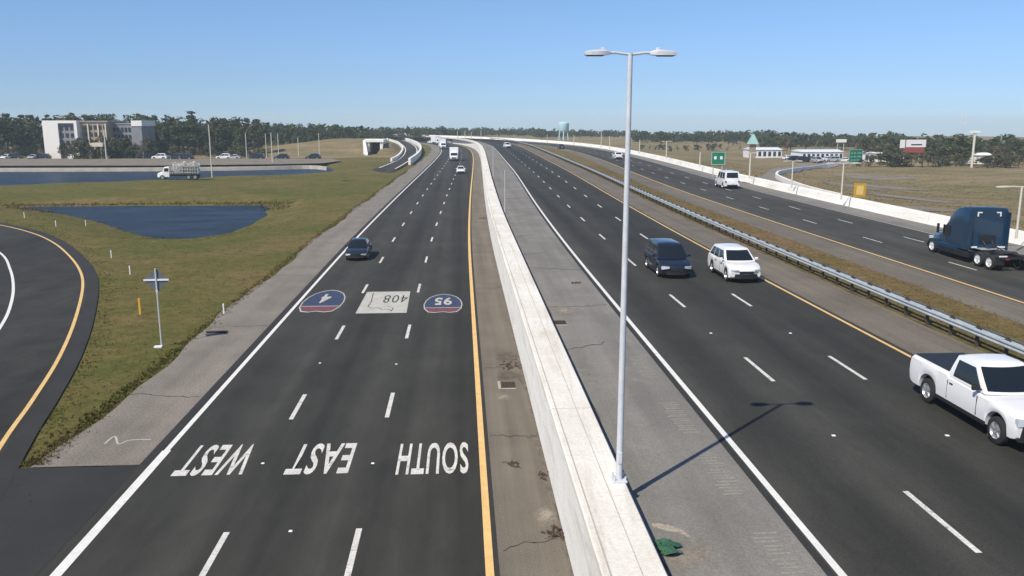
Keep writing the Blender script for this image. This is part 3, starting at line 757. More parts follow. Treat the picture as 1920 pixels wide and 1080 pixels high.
# dark saloon on the left carriageway
sedan_deck = [(-2.38, .72), (-2.30, .92), (-1.6, .97), (.7, .93), (1.15, .90), (1.8, .82), (2.2, .70), (2.38, .56)]
car('sedan', (-8.75, 71.4, .002), PI, 'black saloon car in the lane nearest the white edge line of the left carriageway', 'car',
    4.76, 1.84, 1.45, sedan_deck, (1.42, -1.38), (1.12, .12, -1.05, -1.75, .82, .60, .93, 1.45), 'paint_black', .17, .33, doorlines=(.1, -.85))
xA = lambda u, y: (u + cA(y), y, .002)
car('sedan', xA(-1.95, 186.5), PI, 'white car ahead of the white box truck on the left carriageway', 'car',
    4.76, 1.84, 1.45, sedan_deck, (1.42, -1.38), (1.12, .12, -1.05, -1.75, .82, .60, .93, 1.45), 'paint_white', .17, .33, doorlines=(.1, -.85))
# white utility van going away
vy = 114.5; d = P(1352, 350, ZB)
car('crew_van', (36.6 + .1, 115.5, zr(0)), -.03, 'white crew van driving away in front of the green road sign', 'van',
    5.6, 2.1, 2.35, [(-2.8, 1.10), (-2.72, 1.28), (-2.2, 1.32), (1.2, 1.26), (1.6, 1.22), (2.2, 1.14), (2.6, 1.0), (2.8, .8)], (1.75, -1.6),
    (1.55, .85, -2.55, -2.72, .99, .88, 1.28, 2.35), 'paint_white', .28, .38, sidew=((.05, .28), (.33, .60), (.65, .92)), doorlines=(.7, -.5), roofh=.02)
def simple_car(name, loc, rz, label, pm, group=None, suv=False):
    if suv:
        return car(name, loc, rz, label, 'car', 4.7, 1.9, 1.72, [(-2.35, .95), (-2.3, 1.1), (.8, 1.06), (1.25, 1.02), (1.9, .95), (2.35, .7)], (1.4, -1.3), (1.3, .4, -1.7, -2.1, .9, .7, 1.06, 1.72), pm, .22, .36, group)
    return car(name, loc, rz, label, 'car', 4.6, 1.82, 1.45, [(-2.3, .72), (-2.22, .92), (-1.6, .97), (.7, .93), (1.15, .9), (1.8, .82), (2.3, .58)], (1.4, -1.35), (1.1, .1, -1.05, -1.7, .82, .6, .93, 1.45), pm, .17, .33, group)
p = P(1157, 298, ZB); simple_car('car', (p.x, p.y, ZB), .0, 'white car driving away on the right carriageway just left of the foreground lamp post', 'paint_white', suv=True)
p = P(1051, 279, ZB); simple_car('car', (p.x, p.y, ZB), .1, 'dark car far along the right carriageway under the water tower', 'paint_black')
p = P(951, 277, ZB); simple_car('car', (p.x, p.y, ZB), PI + .15, 'white car far along the middle carriageway where it bends away', 'paint_white', suv=True)
p = P(836, 275, 0); simple_car('car', (p.x, p.y, 0), PI + .3, 'dark car behind the white box truck on the left carriageway', 'paint_black')
p = P(808, 269, 0); simple_car('car', (p.x, p.y, 0), PI + .5, 'white car at the far bend of the left carriageway, behind the lead lorries', 'paint_white')

def box_truck(loc, rz, label, L=8.0, H=3.7, boxm='metal_white', group=None):
    t = thing('box_truck', loc, rz, label, 'box truck', group)
    yb = L / 2 - 2.1
    MB().box((0, (-L / 2 + yb) / 2, .95 + (H - .95) / 2), (2.45, yb + L / 2, H - .95)).build('cargo_box', M[boxm], t, bevel=.05)
    cab = MB(); sec = lambda y, z0, z1, k: [(-k, y, z0), (k, y, z0), (k * .98, y, z1 - .15), (k * .86, y, z1), (-k * .86, y, z1), (-k * .98, y, z1 - .15)]
    cab.loft([sec(yb + .02, .55, 2.5, 1.1), sec(yb + .9, .55, 2.48, 1.1), sec(yb + 1.05, .55, 2.35, 1.1), sec(yb + 1.45, .5, 1.55, 1.08), sec(L / 2 - .05, .5, 1.30, 1.02), sec(L / 2, .5, 1.2, .98)])
    cab.build('cab', M['paint_white'], t, 30)
    g = MB(); g.add([(-.95, yb + 1.455, 1.58), (.95, yb + 1.455, 1.58), (.9, yb + 1.10, 2.32), (-.9, yb + 1.10, 2.32)], [(0, 1, 2, 3)]); g.add([(x, y + .012, z) for x, y, z in g.v[:4]], [(0, 1, 2, 3)]); g.build('windshield', M['glass'], t)
    MB().box((0, L / 2 + .01, .95), (1.2, .06, .35)).build('grille', M['trim'], t)
    MB().box((0, L / 2 + .01, .58), (2.0, .12, .22)).build('bumper', M['trim'], t)
    MB().box((0, -.3, .78), (.9, L - 1.2, .26)).build('chassis', M['trim'], t)
    for sg in (-1, 1):
        MB().box((sg * 1.115, yb + .62, 1.95), (.02, .7, .6)).build('side_window', M['glass'], t)
        MB().box((sg * 1.32, yb + 1.2, 1.85), (.14, .1, .36)).build('mirror', M['trim'], t)
        MB().box((sg * .78, L / 2 + .015, 1.0), (.26, .06, .2)).build('headlight', M['lamp_clear'], t)
        for y in (L / 2 - .95, -L / 2 + 1.9): wheel(t, sg * 1.0, y, .45, .32, sg)
    return t
box_truck((xA(-4.9, 244)[0], 244, 0), PI + .0, 'white box truck behind the white car in the middle lane of the left carriageway')
p = P(829, 280, 0); box_truck((p.x, p.y + 6, 0), PI + .1, 'tall white lorry at the far bend leading the queue of traffic', 10, 4.0)
p = P(817, 271, 0); box_truck((p.x, p.y + 8, 0), PI + .35, 'white lorry furthest back, half hidden at the far bend', 9, 3.9)
p = P(806, 266.5, 0); simple_car('car', (p.x, p.y + 8, 0), PI + .5, 'dark car furthest round the far bend of the left carriageway', 'paint_dark_blue', suv=True)

for px, py, pm, sv, lab in ((846, 268.5, 'paint_white', True, 'white car in the queue just right of the lead lorry at the far bend'), (823, 265.5, 'paint_silver', False, 'silver car in the queue beyond the lorries at the far bend'), (793, 263.5, 'paint_white', True, 'white car farthest left in the queue at the far bend'), (781, 262.3, 'paint_black', True, 'black car at the very end of the queue at the far bend'), (838, 263.8, 'paint_white', False, 'small white car at the far right of the queue, under the trees')):
    p = P(px, py, 0); simple_car('car', (p.x, p.y, 0), PI + .5, lab, pm, 'queue at the far bend', sv)
# blue tractor unit, bobtail, driving away
tr = thing('tractor_unit', (34.25, 53.7, ZB), -.05, 'dark blue sleeper tractor unit without a trailer in the right carriageway', 'semi truck')
def loft_y(name, secs, m, par, ang=35, bev=0):
    b = MB(); b.loft(secs); return b.build(name, m, par, ang, bev)
def sec(y, k, z0, z1, e=.14, kt=None):
    kt = kt or k
    return [(-k, y, z0), (k, y, z0), (k, y, z0 + (z1 - z0) * .6), (kt, y, z1 - e), (kt - e * .35, y, z1 - e * .3), (kt - e, y, z1), (0, y, z1 + .03), (-(kt - e), y, z1), (-(kt - e * .35), y, z1 - e * .3), (-kt, y, z1 - e), (-k, y, z0 + (z1 - z0) * .6)]
# sleeper + roof fairing sweeping down to the windscreen
loft_y('sleeper', [sec(-1.05, 1.22, .95, 3.86), sec(-.95, 1.25, .92, 3.92), sec(-.1, 1.25, .92, 3.92), sec(.45, 1.25, .92, 3.84, .2), sec(.95, 1.24, .92, 3.62, .26), sec(1.4, 1.22, .92, 3.28, .3), sec(1.8, 1.18, .92, 2.86, .3, 1.10), sec(2.1, 1.14, .92, 2.52, .25, 1.02)], M['paint_truck_blue'], tr)
loft_y('cab', [sec(2.05, 1.13, .92, 2.55, .2, 1.02), sec(2.35, 1.12, .9, 2.18, .2, 1.0), sec(2.72, 1.11, .88, 1.78, .15, 1.02)], M['paint_truck_blue'], tr)
hood = loft_y('hood', [sec(2.70, 1.02, .80, 1.80, .2, .95), sec(3.3, 1.0, .75, 1.70, .25, .88), sec(3.9, .96, .70, 1.55, .28, .80), sec(4.25, .90, .66, 1.36, .3, .72), sec(4.38, .8, .62, 1.15, .3, .62)], M['paint_truck_blue'], tr)
for sg in (-1, 1):
    fd = MB(); pr = []
    for a in np.linspace(0, PI, 11): pr.append((3.55 + .66 * math.cos(a), .52 + .62 * math.sin(a)))
    fd.loft([[(sg * .80, y, z) for y, z in pr] + [(sg * .80, y, z - .10) for y, z in pr[::-1]], [(sg * 1.20, y, z - .02) for y, z in pr] + [(sg * 1.20, y, z - .10) for y, z in pr[::-1]]])
    fd.build('fender', M['paint_truck_blue'], tr, 35)
    MB().box((sg * 1.06, 4.0, 1.14), (.22, .3, .22)).build('headlight', M['lamp_clear'], tr, bevel=.04)
    MB().box((sg * 1.262, 1.66, 2.02), (.012, .92, .72)).build('side_window', M['glass'], tr, bevel=.004)
    MB().box((sg * 1.20, 1.66, 1.98), (.012, .02, 1.5)).build('door_seam', M['trim'], tr)
    MB().box((sg * 1.46, 2.42, 2.05), (.16, .10, .72)).box((sg * 1.3, 2.42, 1.86), (.34, .05, .05)).build('mirror', M['trim'], tr, bevel=.02)
    MB().box((sg * 1.16, 1.35, .86), (.26, 2.5, .30)).build('side_step', M['paint_truck_blue'], tr, bevel=.03)
    MB().box((sg * 1.15, .65, .60), (.22, 3.7, .42)).build('side_skirt', M['trim'], tr, bevel=.03)
    fx = MB().box((sg * 1.22, -1.18, 2.3), (.04, .42, 2.7)); fx.build('side_extender', M['paint_truck_blue'], tr, bevel=.01)
    # white bracket marks high on the back of the sleeper
    MB().box((sg * .62, -1.065, 3.62), (.30, .02, .085)).box((sg * .735, -1.065, 3.47), (.085, .022, .26)).build('reflective_corner', M['metal_white'], tr)
    MB().box((sg * .42, -1.9, .92), (.10, 5.1, .28)).build('frame_rail', M['trim'], tr)
    for y, dual in ((3.55, 0), (-2.35, 1), (-3.65, 1)):
        wheel(tr, sg * (1.06 if not dual else 1.08), y, .52, .30, sg, 'rim_white')
        if dual: wheel(tr, sg * .74, y, .52, .30, sg, 'rim')
    MB().box((sg * .93, -4.32, .72), (.58, .03, .55)).build('mudflap', M['trim'], tr)
    MB().box((sg * .78, -4.36, 1.03), (.5, .03, .10)).build('mudflap_strip', M['metal_white'], tr)
    MB().box((sg * .92, -1.17, 1.16), (.5, .05, .12)).build('cab_light_bar', M['metal_white'], tr)
    MB().box((sg * .55, -4.46, .86), (.24, .04, .12)).build('tail_light', M['lamp_red'], tr)
MB().box((0, -1.5, 1.09), (1.5, .75, .05)).build('deck_plate', M['steel'], tr)
fw = MB(); fw.tube([(0, -3.0, 1.06), (0, -3.0, 1.16)], .48, 20); fw.build('fifth_wheel', M['dark_metal'], tr)
MB().box((0, -1.12, 1.75), (1.0, .08, .5)).build('hose_panel', M['trim'], tr, bevel=.02)
MB().tube([(-.3, -1.15, 1.6), (-.2, -1.6, 1.15), (.1, -2.2, 1.3), (.1, -2.7, 1.2)], .04, 6).tube([(.3, -1.15, 1.6), (.28, -1.6, 1.05), (.2, -2.3, 1.25)], .04, 6).build('air_hose', M['trim'], tr, 60)
MB().box((0, 4.42, .98), (1.15, .05, .62)).build('grille', M['trim'], tr, bevel=.02)
MB().box((0, 4.42, .52), (2.2, .16, .30)).build('bumper', M['trim'], tr, bevel=.05)
g = MB()
for a, c in ((0, 1),):
    g.add([(-.98, 2.745, 1.84), (.98, 2.745, 1.84), (.92, 2.14, 2.50), (-.92, 2.14, 2.50)], [(0, 1, 2, 3)])
gv = g.build('windshield', M['glass'], tr); gv.location = (0, .02, .03)
MB().tube([(0, -4.5, .92), (0, -4.4, .92)], .05, 6).box((0, -4.42, .92), (1.9, .08, .16)).build('rear_crossmember', M['trim'], tr)

tr.scale = (1, 1, .915)
# stake-bed lorry by the far pond
lp = P(334, 338, 0)
st = thing('stake_truck', (lp.x, lp.y + 1.2, gz(lp.x, lp.y + 1.2)), PI / 2 + .12, 'white-cabbed lorry with a slatted grey load body at the edge of the far pond', 'truck')
cabs = MB(); s6 = lambda y, z0, z1, k: [(-k, y, z0), (k, y, z0), (k * .98, y, z1 - .15), (k * .86, y, z1), (-k * .86, y, z1), (-k * .98, y, z1 - .15)]
cabs.loft([s6(1.7, .6, 2.55, 1.1), s6(2.5, .6, 2.5, 1.1), s6(2.75, .6, 2.25, 1.1), s6(3.0, .6, 1.6, 1.05), s6(3.8, .55, 1.3, .98), s6(3.9, .55, 1.1, .92)]); cabs.build('cab', M['paint_white'], st, 30)
MB().add([(-.95, 3.02, 1.62), (.95, 3.02, 1.62), (.88, 2.80, 2.28), (-.88, 2.80, 2.28)], [(0, 1, 2, 3)]).build('windshield', M['glass'], st)
MB().box((0, -1.0, 1.05), (2.4, 5.3, .18)).build('bed_floor', M['trim'], st)
MB().box((0, -.2, .8), (.9, 7.0, .25)).build('chassis', M['trim'], st)
for sg in (-1, 1):
    MB().box((sg * 1.115, 2.2, 1.95), (.02, .75, .6)).build('side_window', M['glass'], st)
    sk = MB()
    for k in range(12): sk.box((sg * 1.2, -3.55 + k * .46, 2.2), (.06, .10, 2.2))
    for z in (1.4, 2.0, 2.6, 3.2): sk.box((sg * 1.2, -1.0, z), (.04, 5.2, .14))
    sk.build('stake_side', M['load_grey'], st)
    for y in (3.0, -1.8, -3.0): wheel(st, sg * 1.0, y, .48, .32, sg)
sk = MB()
for k in range(6): sk.box((-1.1 + k * .44, -3.6, 2.2), (.10, .06, 2.2))
for z in (1.4, 2.0, 2.6, 3.2): sk.box((0, -3.6, z), (2.4, .04, .14))
sk.build('tailboard', M['metal_white'], st)
hp = MB()
for k in range(7):
    c = Vector((rng.uniform(-.3, .3), -2.9 + k * .6, 2.55 + rng.uniform(0, .5))); q = rng.uniform(.6, .8)
    hp.loft([[(c.x + math.cos(a) * q * rr, c.y + math.sin(a) * q * rr, c.z + zz) for a in np.linspace(0, 2 * PI, 8)[:-1]] for rr, zz in ((1, -1.4), (1, -.2), (.7, .3), (.2, .55))])
ho = hp.build('load_heap', M['load_grey'], None, 50); ho.location = st.location; ho.rotation_euler = st.rotation_euler
tag(ho, 'lumpy grey load heaped inside the slatted lorry body', 'load')
# ------------------------------------------------------------------ posts and signs
def lamp_at(px, py, ytop, label, m='post_pale', group=None, head=True, onwall=None, r=.09, arm=1.4, name='lamp_post', cat='lamp post', both=True, rz=0):
    p = P(px, py, onwall) if onwall is not None else G(px, py)
    h = z_at(ytop, px, p.y) - p.z
    return lamp(name, p, h, r, r * .75, arm, label, M[m], group, head, rz, False, cat, both)
lamp_at(947, 398, 319, 'short thin grey post on the median wall, nearer of two', 'post_grey', 'bare posts on the median wall', False, 2.75, .07, name='metal_post', cat='post')
lamp_at(925, 331, 274, 'short thin grey post on the median wall, farther of two', 'post_grey', 'bare posts on the median wall', False, 2.75, .08, name='metal_post', cat='post')
BT = ZB + .95
g_ = 'lamp posts along the right barrier wall'
for px, py, yt, lab, hd in ((1905, 447, 350, 'twin-headed lamp post behind the barrier at the right edge, beside the blue truck', True), (1577, 374, 306, 'twin-headed lamp post on the barrier just left of the yellow sign', True),
        (1484, 352, 302, 'thin pale lamp post inside the bend of the exit ramp', True), (1405, 334, 287, 'lamp post on the barrier right of the white crew van', True),
        (1312, 312, 285, 'short post on the barrier left of the green sign with dim lettering', False), (1249, 298, 265, 'pale post on the barrier with a small head, right of the foreground lamp post', True),
        (1199, 287, 262, 'faint post on the barrier nearest the foreground lamp post', False), (1127, 276, 247, 'tall pale post on the far bend of the barrier, left of the foreground lamp post', False),
        (1143, 279, 256, 'shorter pale post on the far bend beside a taller one', False), (1026, 268, 252, 'post on the far barrier left of the water tower', False), (1076, 272, 254, 'post on the far barrier right of the water tower', False)):
    lamp_at(px, py, yt, lab, 'post_pale', g_, hd, BT, .09 if yt > 300 else .12, 1.9 if px in (1905, 1577) else 1.2)
g_ = 'light poles round the far pond'
for px, py, yt, lab, rr in ((398, 333, 234, 'tallest white light pole, on the grass beside the stake lorry', .13), (283, 294, 230, 'pale pole in front of the grey hotel wing', .2), (200, 300, 246, 'pale pole at the corner between the tan and grey hotel wings', .2),
        (463, 299, 249, 'thin pale pole right of the tallest white light pole', .13), (500, 296, 250, 'leftmost of three close poles beyond the far pond', .12), (511, 306, 249, 'bright middle pole of three close poles beyond the far pond', .14), (523, 296, 250, 'rightmost of three close poles beyond the far pond', .12),
        (560, 292, 258, 'short pole on the dry embankment left of the overpass', .12), (599, 290, 250, 'pole halfway up the dry embankment', .12)):
    lamp_at(px, py, yt, lab, 'post_pale', g_, False, None, rr, name='light_pole', cat='light pole')
for px, py, yt, lab in ((858, 262.5, 246, 'leftmost of four thin pale poles above the far bend'), (872, 262, 245, 'second from the left of four thin pale poles above the far bend'), (884, 262, 247, 'third from the left of four thin pale poles above the far bend'), (902, 262.5, 245, 'rightmost of four thin pale poles above the far bend')):
    lamp_at(px, py, yt, lab, 'post_pale', 'thin poles above the far bend', False, 2.0, .16, name='light_pole', cat='light pole')
# diamond sign seen from the back
p = G(303, 650); h = z_at(503, 308, p.y) - p.z
ds = thing('warning_sign', p, .06, 'grey back of a diamond road sign with a white crossbar, on a thin post', 'sign')
MB().tube([(0, 0, -.2), (0, 0, h)], .035, 8).build('post', M['galvanized'], ds, 40)
q = .62
MB().loft([[(0, .06 + o, h - 2 * q - .02), (q, .06 + o, h - q - .02), (0, .06 + o, h - .02), (-q, .06 + o, h - q - .02)] for o in (0, .006)]).build('panel', M['sign_back'], ds)
MB().box((0, .03, h - q + .02), (1.22, .05, .085)).build('crossbar', M['metal_white'], ds)
MB().box((0, .03, h - q - .02), (.085, .05, .9)).build('panel_brace', M['galvanized'], ds)
MB().box((.0, -.01, h - q - .55), (.10, .05, .12)).build('bracket', M['galvanized'], ds)
MB().box((-.12, -.12, .03), (.40, .26, .10)).build('footing', M['metal_white'], ds, bevel=.02)
def marker(px, py, h, m, label, name='marker_post', w=.11, group=None):
    p = G(px, py); t = thing(name, p, 0, label, 'marker post', group)
    w *= .75; h *= .8
    MB().box((0, 0, h / 2), (w, .05, h)).build('stem', m, t, bevel=.01)
    MB().box((0, -.03, h * .85), (w * 1.1, .012, h * .2)).build('reflector', M['amber'] if m is M['marker_orange'] else M['metal_white'], t)
marker(263, 590, 1.25, M['marker_orange'], 'yellow marker post in the grass left of the diamond sign', w=.16)
for px, py, lab in ((209, 484, 'white marker stake between the near pond and the loop ramp, nearer the ramp'), (244, 515, 'white marker stake in the grass up and left of the diamond sign'), (161, 424, 'white marker stake just under the near pond'), (105, 425, 'white marker stake below the left tip of the near pond'), (46, 409, 'white marker stake near the left edge beside the loop ramp'), (420, 590, 'white marker stake at the shoulder edge right of the diamond sign')):
    marker(px, py, .85, M['metal_white'], lab, w=.10, group='white marker stakes in the grass')
# green guide signs
def guide(px, base, y0, y1, w_, label, rz=0., side=False, mt='sign_green'):
    p = G(px, base); zt, zb = z_at(y0, px, p.y), z_at(y1, px, p.y); t = thing('guide_sign', p, rz, label, 'road sign')
    MB().box((0, 0, (zt + zb) / 2 - p.z), (w_, .08, zt - zb)).build('panel', M[mt], t, bevel=.02)
    MB().box((0, -.045, zt - p.z - .12), (w_ * .96, .02, .05)).box((0, -.045, zb - p.z + .12), (w_ * .96, .02, .05)).box((-w_ * .48, -.045, (zt + zb) / 2 - p.z), (.05, .02, zt - zb - .2)).box((w_ * .48, -.045, (zt + zb) / 2 - p.z), (.05, .02, zt - zb - .2)).build('border', M['metal_white'], t)
    for s in (-1, 1): MB().box((s * w_ * .32, .12, (zt - p.z) / 2), (.12, .12, zt - p.z)).build('post', M['post_grey'], t)
    return t, zt, zb, p
t, zt, zb, p = guide(1345, 332, 284, 310, 2.3, 'green road sign with pale marks standing behind the white crew van')
for s in (-1, 1): MB().box((s * .5, -.05, (zt + zb) / 2 - p.z + .1), (.42, .02, .5)).build('pale_mark', M['metal_white'], t)
t, zt, zb, p = guide(1603, 312, 280, 305, 4.3, 'wide teal green road sign by the trees at the end of the exit ramp', .25)
for r_ in (.22, -.05, -.30):
    for q_ in (-.30, -.08, .16, .32): MB().box((q_ * 4.3, -.05, (zt + zb) / 2 - p.z + r_ * (zt - zb)), (.55, .02, .26)).build('pale_mark', M['teal'], t)
p = G(1610, 386); t = thing('speed_sign', p, 0, 'yellow square advisory sign on the grass by the right barrier', 'road sign')
zc = z_at(357, 1610, p.y) - p.z
MB().box((0, 0, zc), (1.35, .05, 1.5)).build('panel', M['sign_yellow'], t, bevel=.02)
MB().box((0, -.035, zc), (.78, .02, 1.0)).build('plate', M['sign_yellow_pale'], t, bevel=.02)
MB().tube([(0, .06, -.2), (0, .06, zc + .6)], .06, 8).build('post', M['post_grey'], t, 40)

# ------------------------------------------------------------------ pavement reflectors
def reflector(px, py, z, lab, cfm='metal_white', group='reflectors stuck to the lanes'):
    p = P(px, py, z); t = thing('pavement_reflector', (p.x, p.y, z + .006), 0, lab, 'reflector', group)
    b = MB(); b.loft([[(-.055, -.055, 0), (.055, -.055, 0), (.055, .055, 0), (-.055, .055, 0)], [(-.04, -.03, .02), (.04, -.03, .02), (.04, .03, .02), (-.04, .03, .02)]])
    b.build('housing', M[cfm], t)
    b = MB(); b.add([(-.16 + .02 * math.sin(k), 0, 0) for k in range(0)], [])
for px, py, lab in ((600, 681, 'small white reflector on the left lane line between the shields and the words'), (743, 683, 'small white reflector on the right lane line between the shields and the words'), (493, 869, 'small white reflector between the words WEST and EAST'), (699, 869, 'small white reflector between the words EAST and SOUTH'), (545, 996, 'small reflector on the asphalt below the word EAST')):
    reflector(px, py, 0, lab)
for px, py, lab in ((1333, 625, 'small white reflector ahead of the dark minivan'), (1482, 625, 'small white reflector ahead of the white SUV'), (1563, 817, 'small white reflector near the shadow of the lamp heads'), (1776, 817, 'small white reflector beside the white pickup front wheel')):
    reflector(px, py, ZB, lab)

# ------------------------------------------------------------------ drains, sand and debris at the wall foot
def drain(px, py, z, sx, sy, label):
    p = P(px, py, z); t = thing('drain_grate', (p.x, p.y, z), 0, label, 'drain')
    MB().box((0, 0, .004), (sx, sy, .012)).build('frame', M['dark_seam'], t)
    b = MB()
    for k in range(6): b.box((-sx / 2 + sx * (k + .5) / 6, 0, .014), (sx * .07, sy * .92, .02))
    b.build('bars', M['debris'], t)
    b = MB()
    b.box((-sx / 2 - .08, 0, .008), (.12, sy + .2, .02)).box((0, -sy / 2 - .07, .007), (sx, .10, .018)); b.build('surround', M['sand'], t)
    return t
drain(953, 722, 0, .62, .85, 'dark drain grate at the foot of the wall, on the tan shoulder')
drain(1050, 605, ZB, .55, .8, 'dark drain grate on the grey shoulder right of the wall')
def patch(px, py, z, rx, ry, m, name, n=26, jag=.25, kind='structure'):
    p = P(px, py, z); b = MB()
    pts = [(p.x + math.cos(a) * rx * (1 + rng.uniform(-jag, jag)), p.y + math.sin(a) * ry * (1 + rng.uniform(-jag, jag)), z + .004) for a in np.linspace(0, 2 * PI, n)[:-1]]
    b.add(pts, [tuple(range(len(pts)))]); o = b.build(name, m); o['kind'] = kind; return o
# fan of washed sand, curving away from the wall
pts = spline([P(*q, ZB) for q in [(1222, 985), (1244, 988), (1268, 994), (1290, 1004), (1304, 1018)]], 6)
fan = MB(); L_, R_ = [], []
for i, q in enumerate(pts):
    t = i / (len(pts) - 1); wv = .16 * math.sin(PI * min(1, t * 1.0 + .1)) + .03
    L_.append((q.x, q.y + wv * rng.uniform(.6, 1.1), ZB + .005)); R_.append((q.x + .02, q.y - wv * rng.uniform(.6, 1.4), ZB + .005))
fan.v = [x for pr in zip(L_, R_) for x in pr]; fan.f = [(2 * i, 2 * i + 1, 2 * i + 3, 2 * i + 2) for i in range(len(pts) - 1)]; fan.mi = [0] * len(fan.f)
structure(fan.build('sand_patch', M['sand']))
p = P(1250, 1032, ZB)
gp = MB(); n = 9
gv = [(x, y, max(0.004, .22 * math.exp(-((x * 3.2) ** 2 + (y * 2.6) ** 2) * .6) + rng.uniform(-.05, .06))) for y in np.linspace(-.42, .42, n) for x in np.linspace(-.30, .30, n)]
gv = [(x * (1 + .25 * math.sin(y * 9)) + .1 * math.sin(y * 14), y * (1 + .2 * math.cos(x * 12)), z) for x, y, z in gv]
gv = [(x * .8, y * .75, z * .8) for x, y, z in gv]
gp.add(gv, [(r * n + c, r * n + c + 1, (r + 1) * n + c + 1, (r + 1) * n + c) for r in range(n - 1) for c in range(n - 1)])
o = gp.build('tarpaulin', M['green_tarp'], None, 30); o.location = (p.x, p.y, ZB + .006); tag(o, 'crumpled green tarpaulin lying at the foot of the wall near the bottom of the picture', 'tarpaulin')
def twigs(px, py, z, n, spread, label, m='debris'):
    p = P(px, py, z); b = MB()
    for k in range(n):
        a = rng.uniform(0, PI); l = rng.uniform(.10, .34); c = Vector((rng.normal(0, spread * .6), rng.normal(0, spread), .02 + rng.uniform(0, .05)))
        d = Vector((math.cos(a) * l / 2, math.sin(a) * l / 2, rng.uniform(-.01, .04)))
        b.tube([c - d, c + d * .2 + Vector((0, 0, .02)), c + d], [rng.uniform(.012, .03)] * 3, 5)
    for k in range(n // 2):
        c = (rng.normal(0, spread * .6), rng.normal(0, spread), .01); q = rng.uniform(.02, .06)
        b.box(c, (q, q * 1.4, q * .6), Matrix.Rotation(rng.uniform(0, 3), 3, 'Z'))
    o = b.build('debris_pile', M[m]); o.location = (p.x, p.y, z); tag(o, label, 'debris')
twigs(1040, 1000, 0, 16, .26, 'dark twigs and litter at the wall foot low in the picture')
twigs(955, 685, 0, 22, .38, 'dark litter washed up beyond the drain on the tan shoulder')
twigs(908, 410, 0, 14, .6, 'dark branch lying across the tan shoulder far up the wall')
twigs(960, 872, 0, 7, .22, 'few dark scraps in the middle of the tan shoulder')
twigs(1020, 893, 0, 6, .16, 'dark scraps touching the wall between the drain and the twigs')
tw = P(1085, 540, ZB); twigs(1080, 531, ZB, 7, .25, 'dark scrap on the grey shoulder near the far drain')
patch(940, 745, 0, .45, .7, M['soft_sand'], 'sand_patch'); patch(950, 668, 0, .6, 1.3, M['soft_dirt'], 'dirt_patch'); patch(1022, 965, 0, .4, .9, M['soft_sand'], 'sand_patch'); patch(955, 705, 0, .6, .9, M['soft_dirt'], 'dirt_patch')
patch(1062, 582, ZB, .8, 1.5, M['soft_sand'], 'sand_patch'); patch(1290, 1040, ZB, .9, .9, M['soft_sand'], 'sand_patch'); patch(1150, 925, ZB, .3, .8, M['soft_dirt'], 'dirt_patch')
q = P(407, 624, 0); o = MB().box((0, 0, .05), (1.15, .22, .1)).build('tyre_scrap', M['tyre'], None, bevel=.04); o.location = (q.x, q.y, 0); o.rotation_euler = (0, 0, .05); tag(o, 'black strip of rubber lying on the pale gravel shoulder', 'tyre scrap')
# chalky scrawl on the gravel shoulder
b = MB(); pts = spline([P(*q, .005) for q in [(196, 832), (215, 818), (222, 832), (240, 826), (262, 824), (283, 824)]], 6)
A_, B_ = offset_line(pts, .035), offset_line(pts, -.035)
o = ribbon('paint_scrawl', A_, B_, .006, M['dull_white_paint'], None); structure(o)

# ------------------------------------------------------------------ far ramps, overpass
rl = spline([P(*q, .3) for q in [(640, 335), (690, 319), (726, 306), (745, 297), (754, 286), (754, 277), (744, 268), (725, 262)]], 6)
rr = spline([P(*q, .3) for q in [(690, 338), (735, 322), (762, 307), (779, 294), (785, 283), (780, 273), (764, 265), (740, 259)]], 6)
for l_ in (rl, rr):
    for p in l_: p.z = .30 - .42 * (1 - sstep((p.y - 175) / 45))
rampD = structure(ribbon('ramp_road', rl, rr, None, M['asphalt']))
def along(A, B, t): return [a.lerp(b, t) for a, b in zip(A, B)]
ribbon('edge_line', along(rl, rr, .13)[8:], along(rl, rr, .20)[8:], .31, M['white_paint'], rampD)
ribbon('edge_line', along(rl, rr, .86)[8:], along(rl, rr, .92)[8:], .31, M['white_paint'], rampD)
def wall_along(name, pts, h, thick, m, label, z0=-.2):
    A = offset_line(pts, thick / 2); Bq = offset_line(pts, -thick / 2); b = MB()
    b.loft([[(p.x, p.y, z0), (p.x, p.y, h), (q.x, q.y, h), (q.x, q.y, z0)] for p, q in zip(A, Bq)])
    o = b.build(name, m); tag(o, label, 'wall'); return o
wall_along('barrier_wall', rl[14:], 1.2, .5, M['concrete'], 'white curved wall on the outer side of the small far ramp', 0)
wall_along('barrier_wall', [p + Vector((.8, 0, 0)) for p in rr[12:]], 1.7, .6, M['concrete'], 'white curved wall between the small far ramp and the left carriageway', 0)
ob = thing('overpass', (0, 0, 0), 0, 'small cream concrete overpass over a dark underpass on the far embankment', 'bridge')
D0 = 292
def bx(px0, px1, y0, y1, d0, d1, name, m, par, bev=0):
    x0, _ = at(px0, d0); x1, _ = at(px1, d0); z0, z1 = z_at(y1, (px0 + px1) / 2, d0), z_at(y0, (px0 + px1) / 2, d0)
    return MB().box(((x0 + x1) / 2, (d0 + d1) / 2, (z0 + z1) / 2), (x1 - x0, d1 - d0, z1 - z0)).build(name, M[m], par, bevel=bev)
bx(682, 718, 262, 266.5, D0, D0 + 14, 'deck', 'concrete', ob)
bx(682, 717, 260.6, 262, D0 + .3, D0 + .8, 'parapet', 'concrete', ob)
bx(684, 691, 266.5, 286, D0 + .4, D0 + 13, 'abutment', 'concrete', ob)
bx(711, 716, 266.5, 286, D0 + .4, D0 + 13, 'abutment', 'concrete', ob)
bx(691, 711, 266.5, 292, D0 + 12.4, D0 + 13, 'opening_shade', 'dark_seam', ob)  # dark sheet across the far end, stands for the shade under the deck
x0, _ = at(684, D0 - .2); z1 = z_at(263, 684, D0)
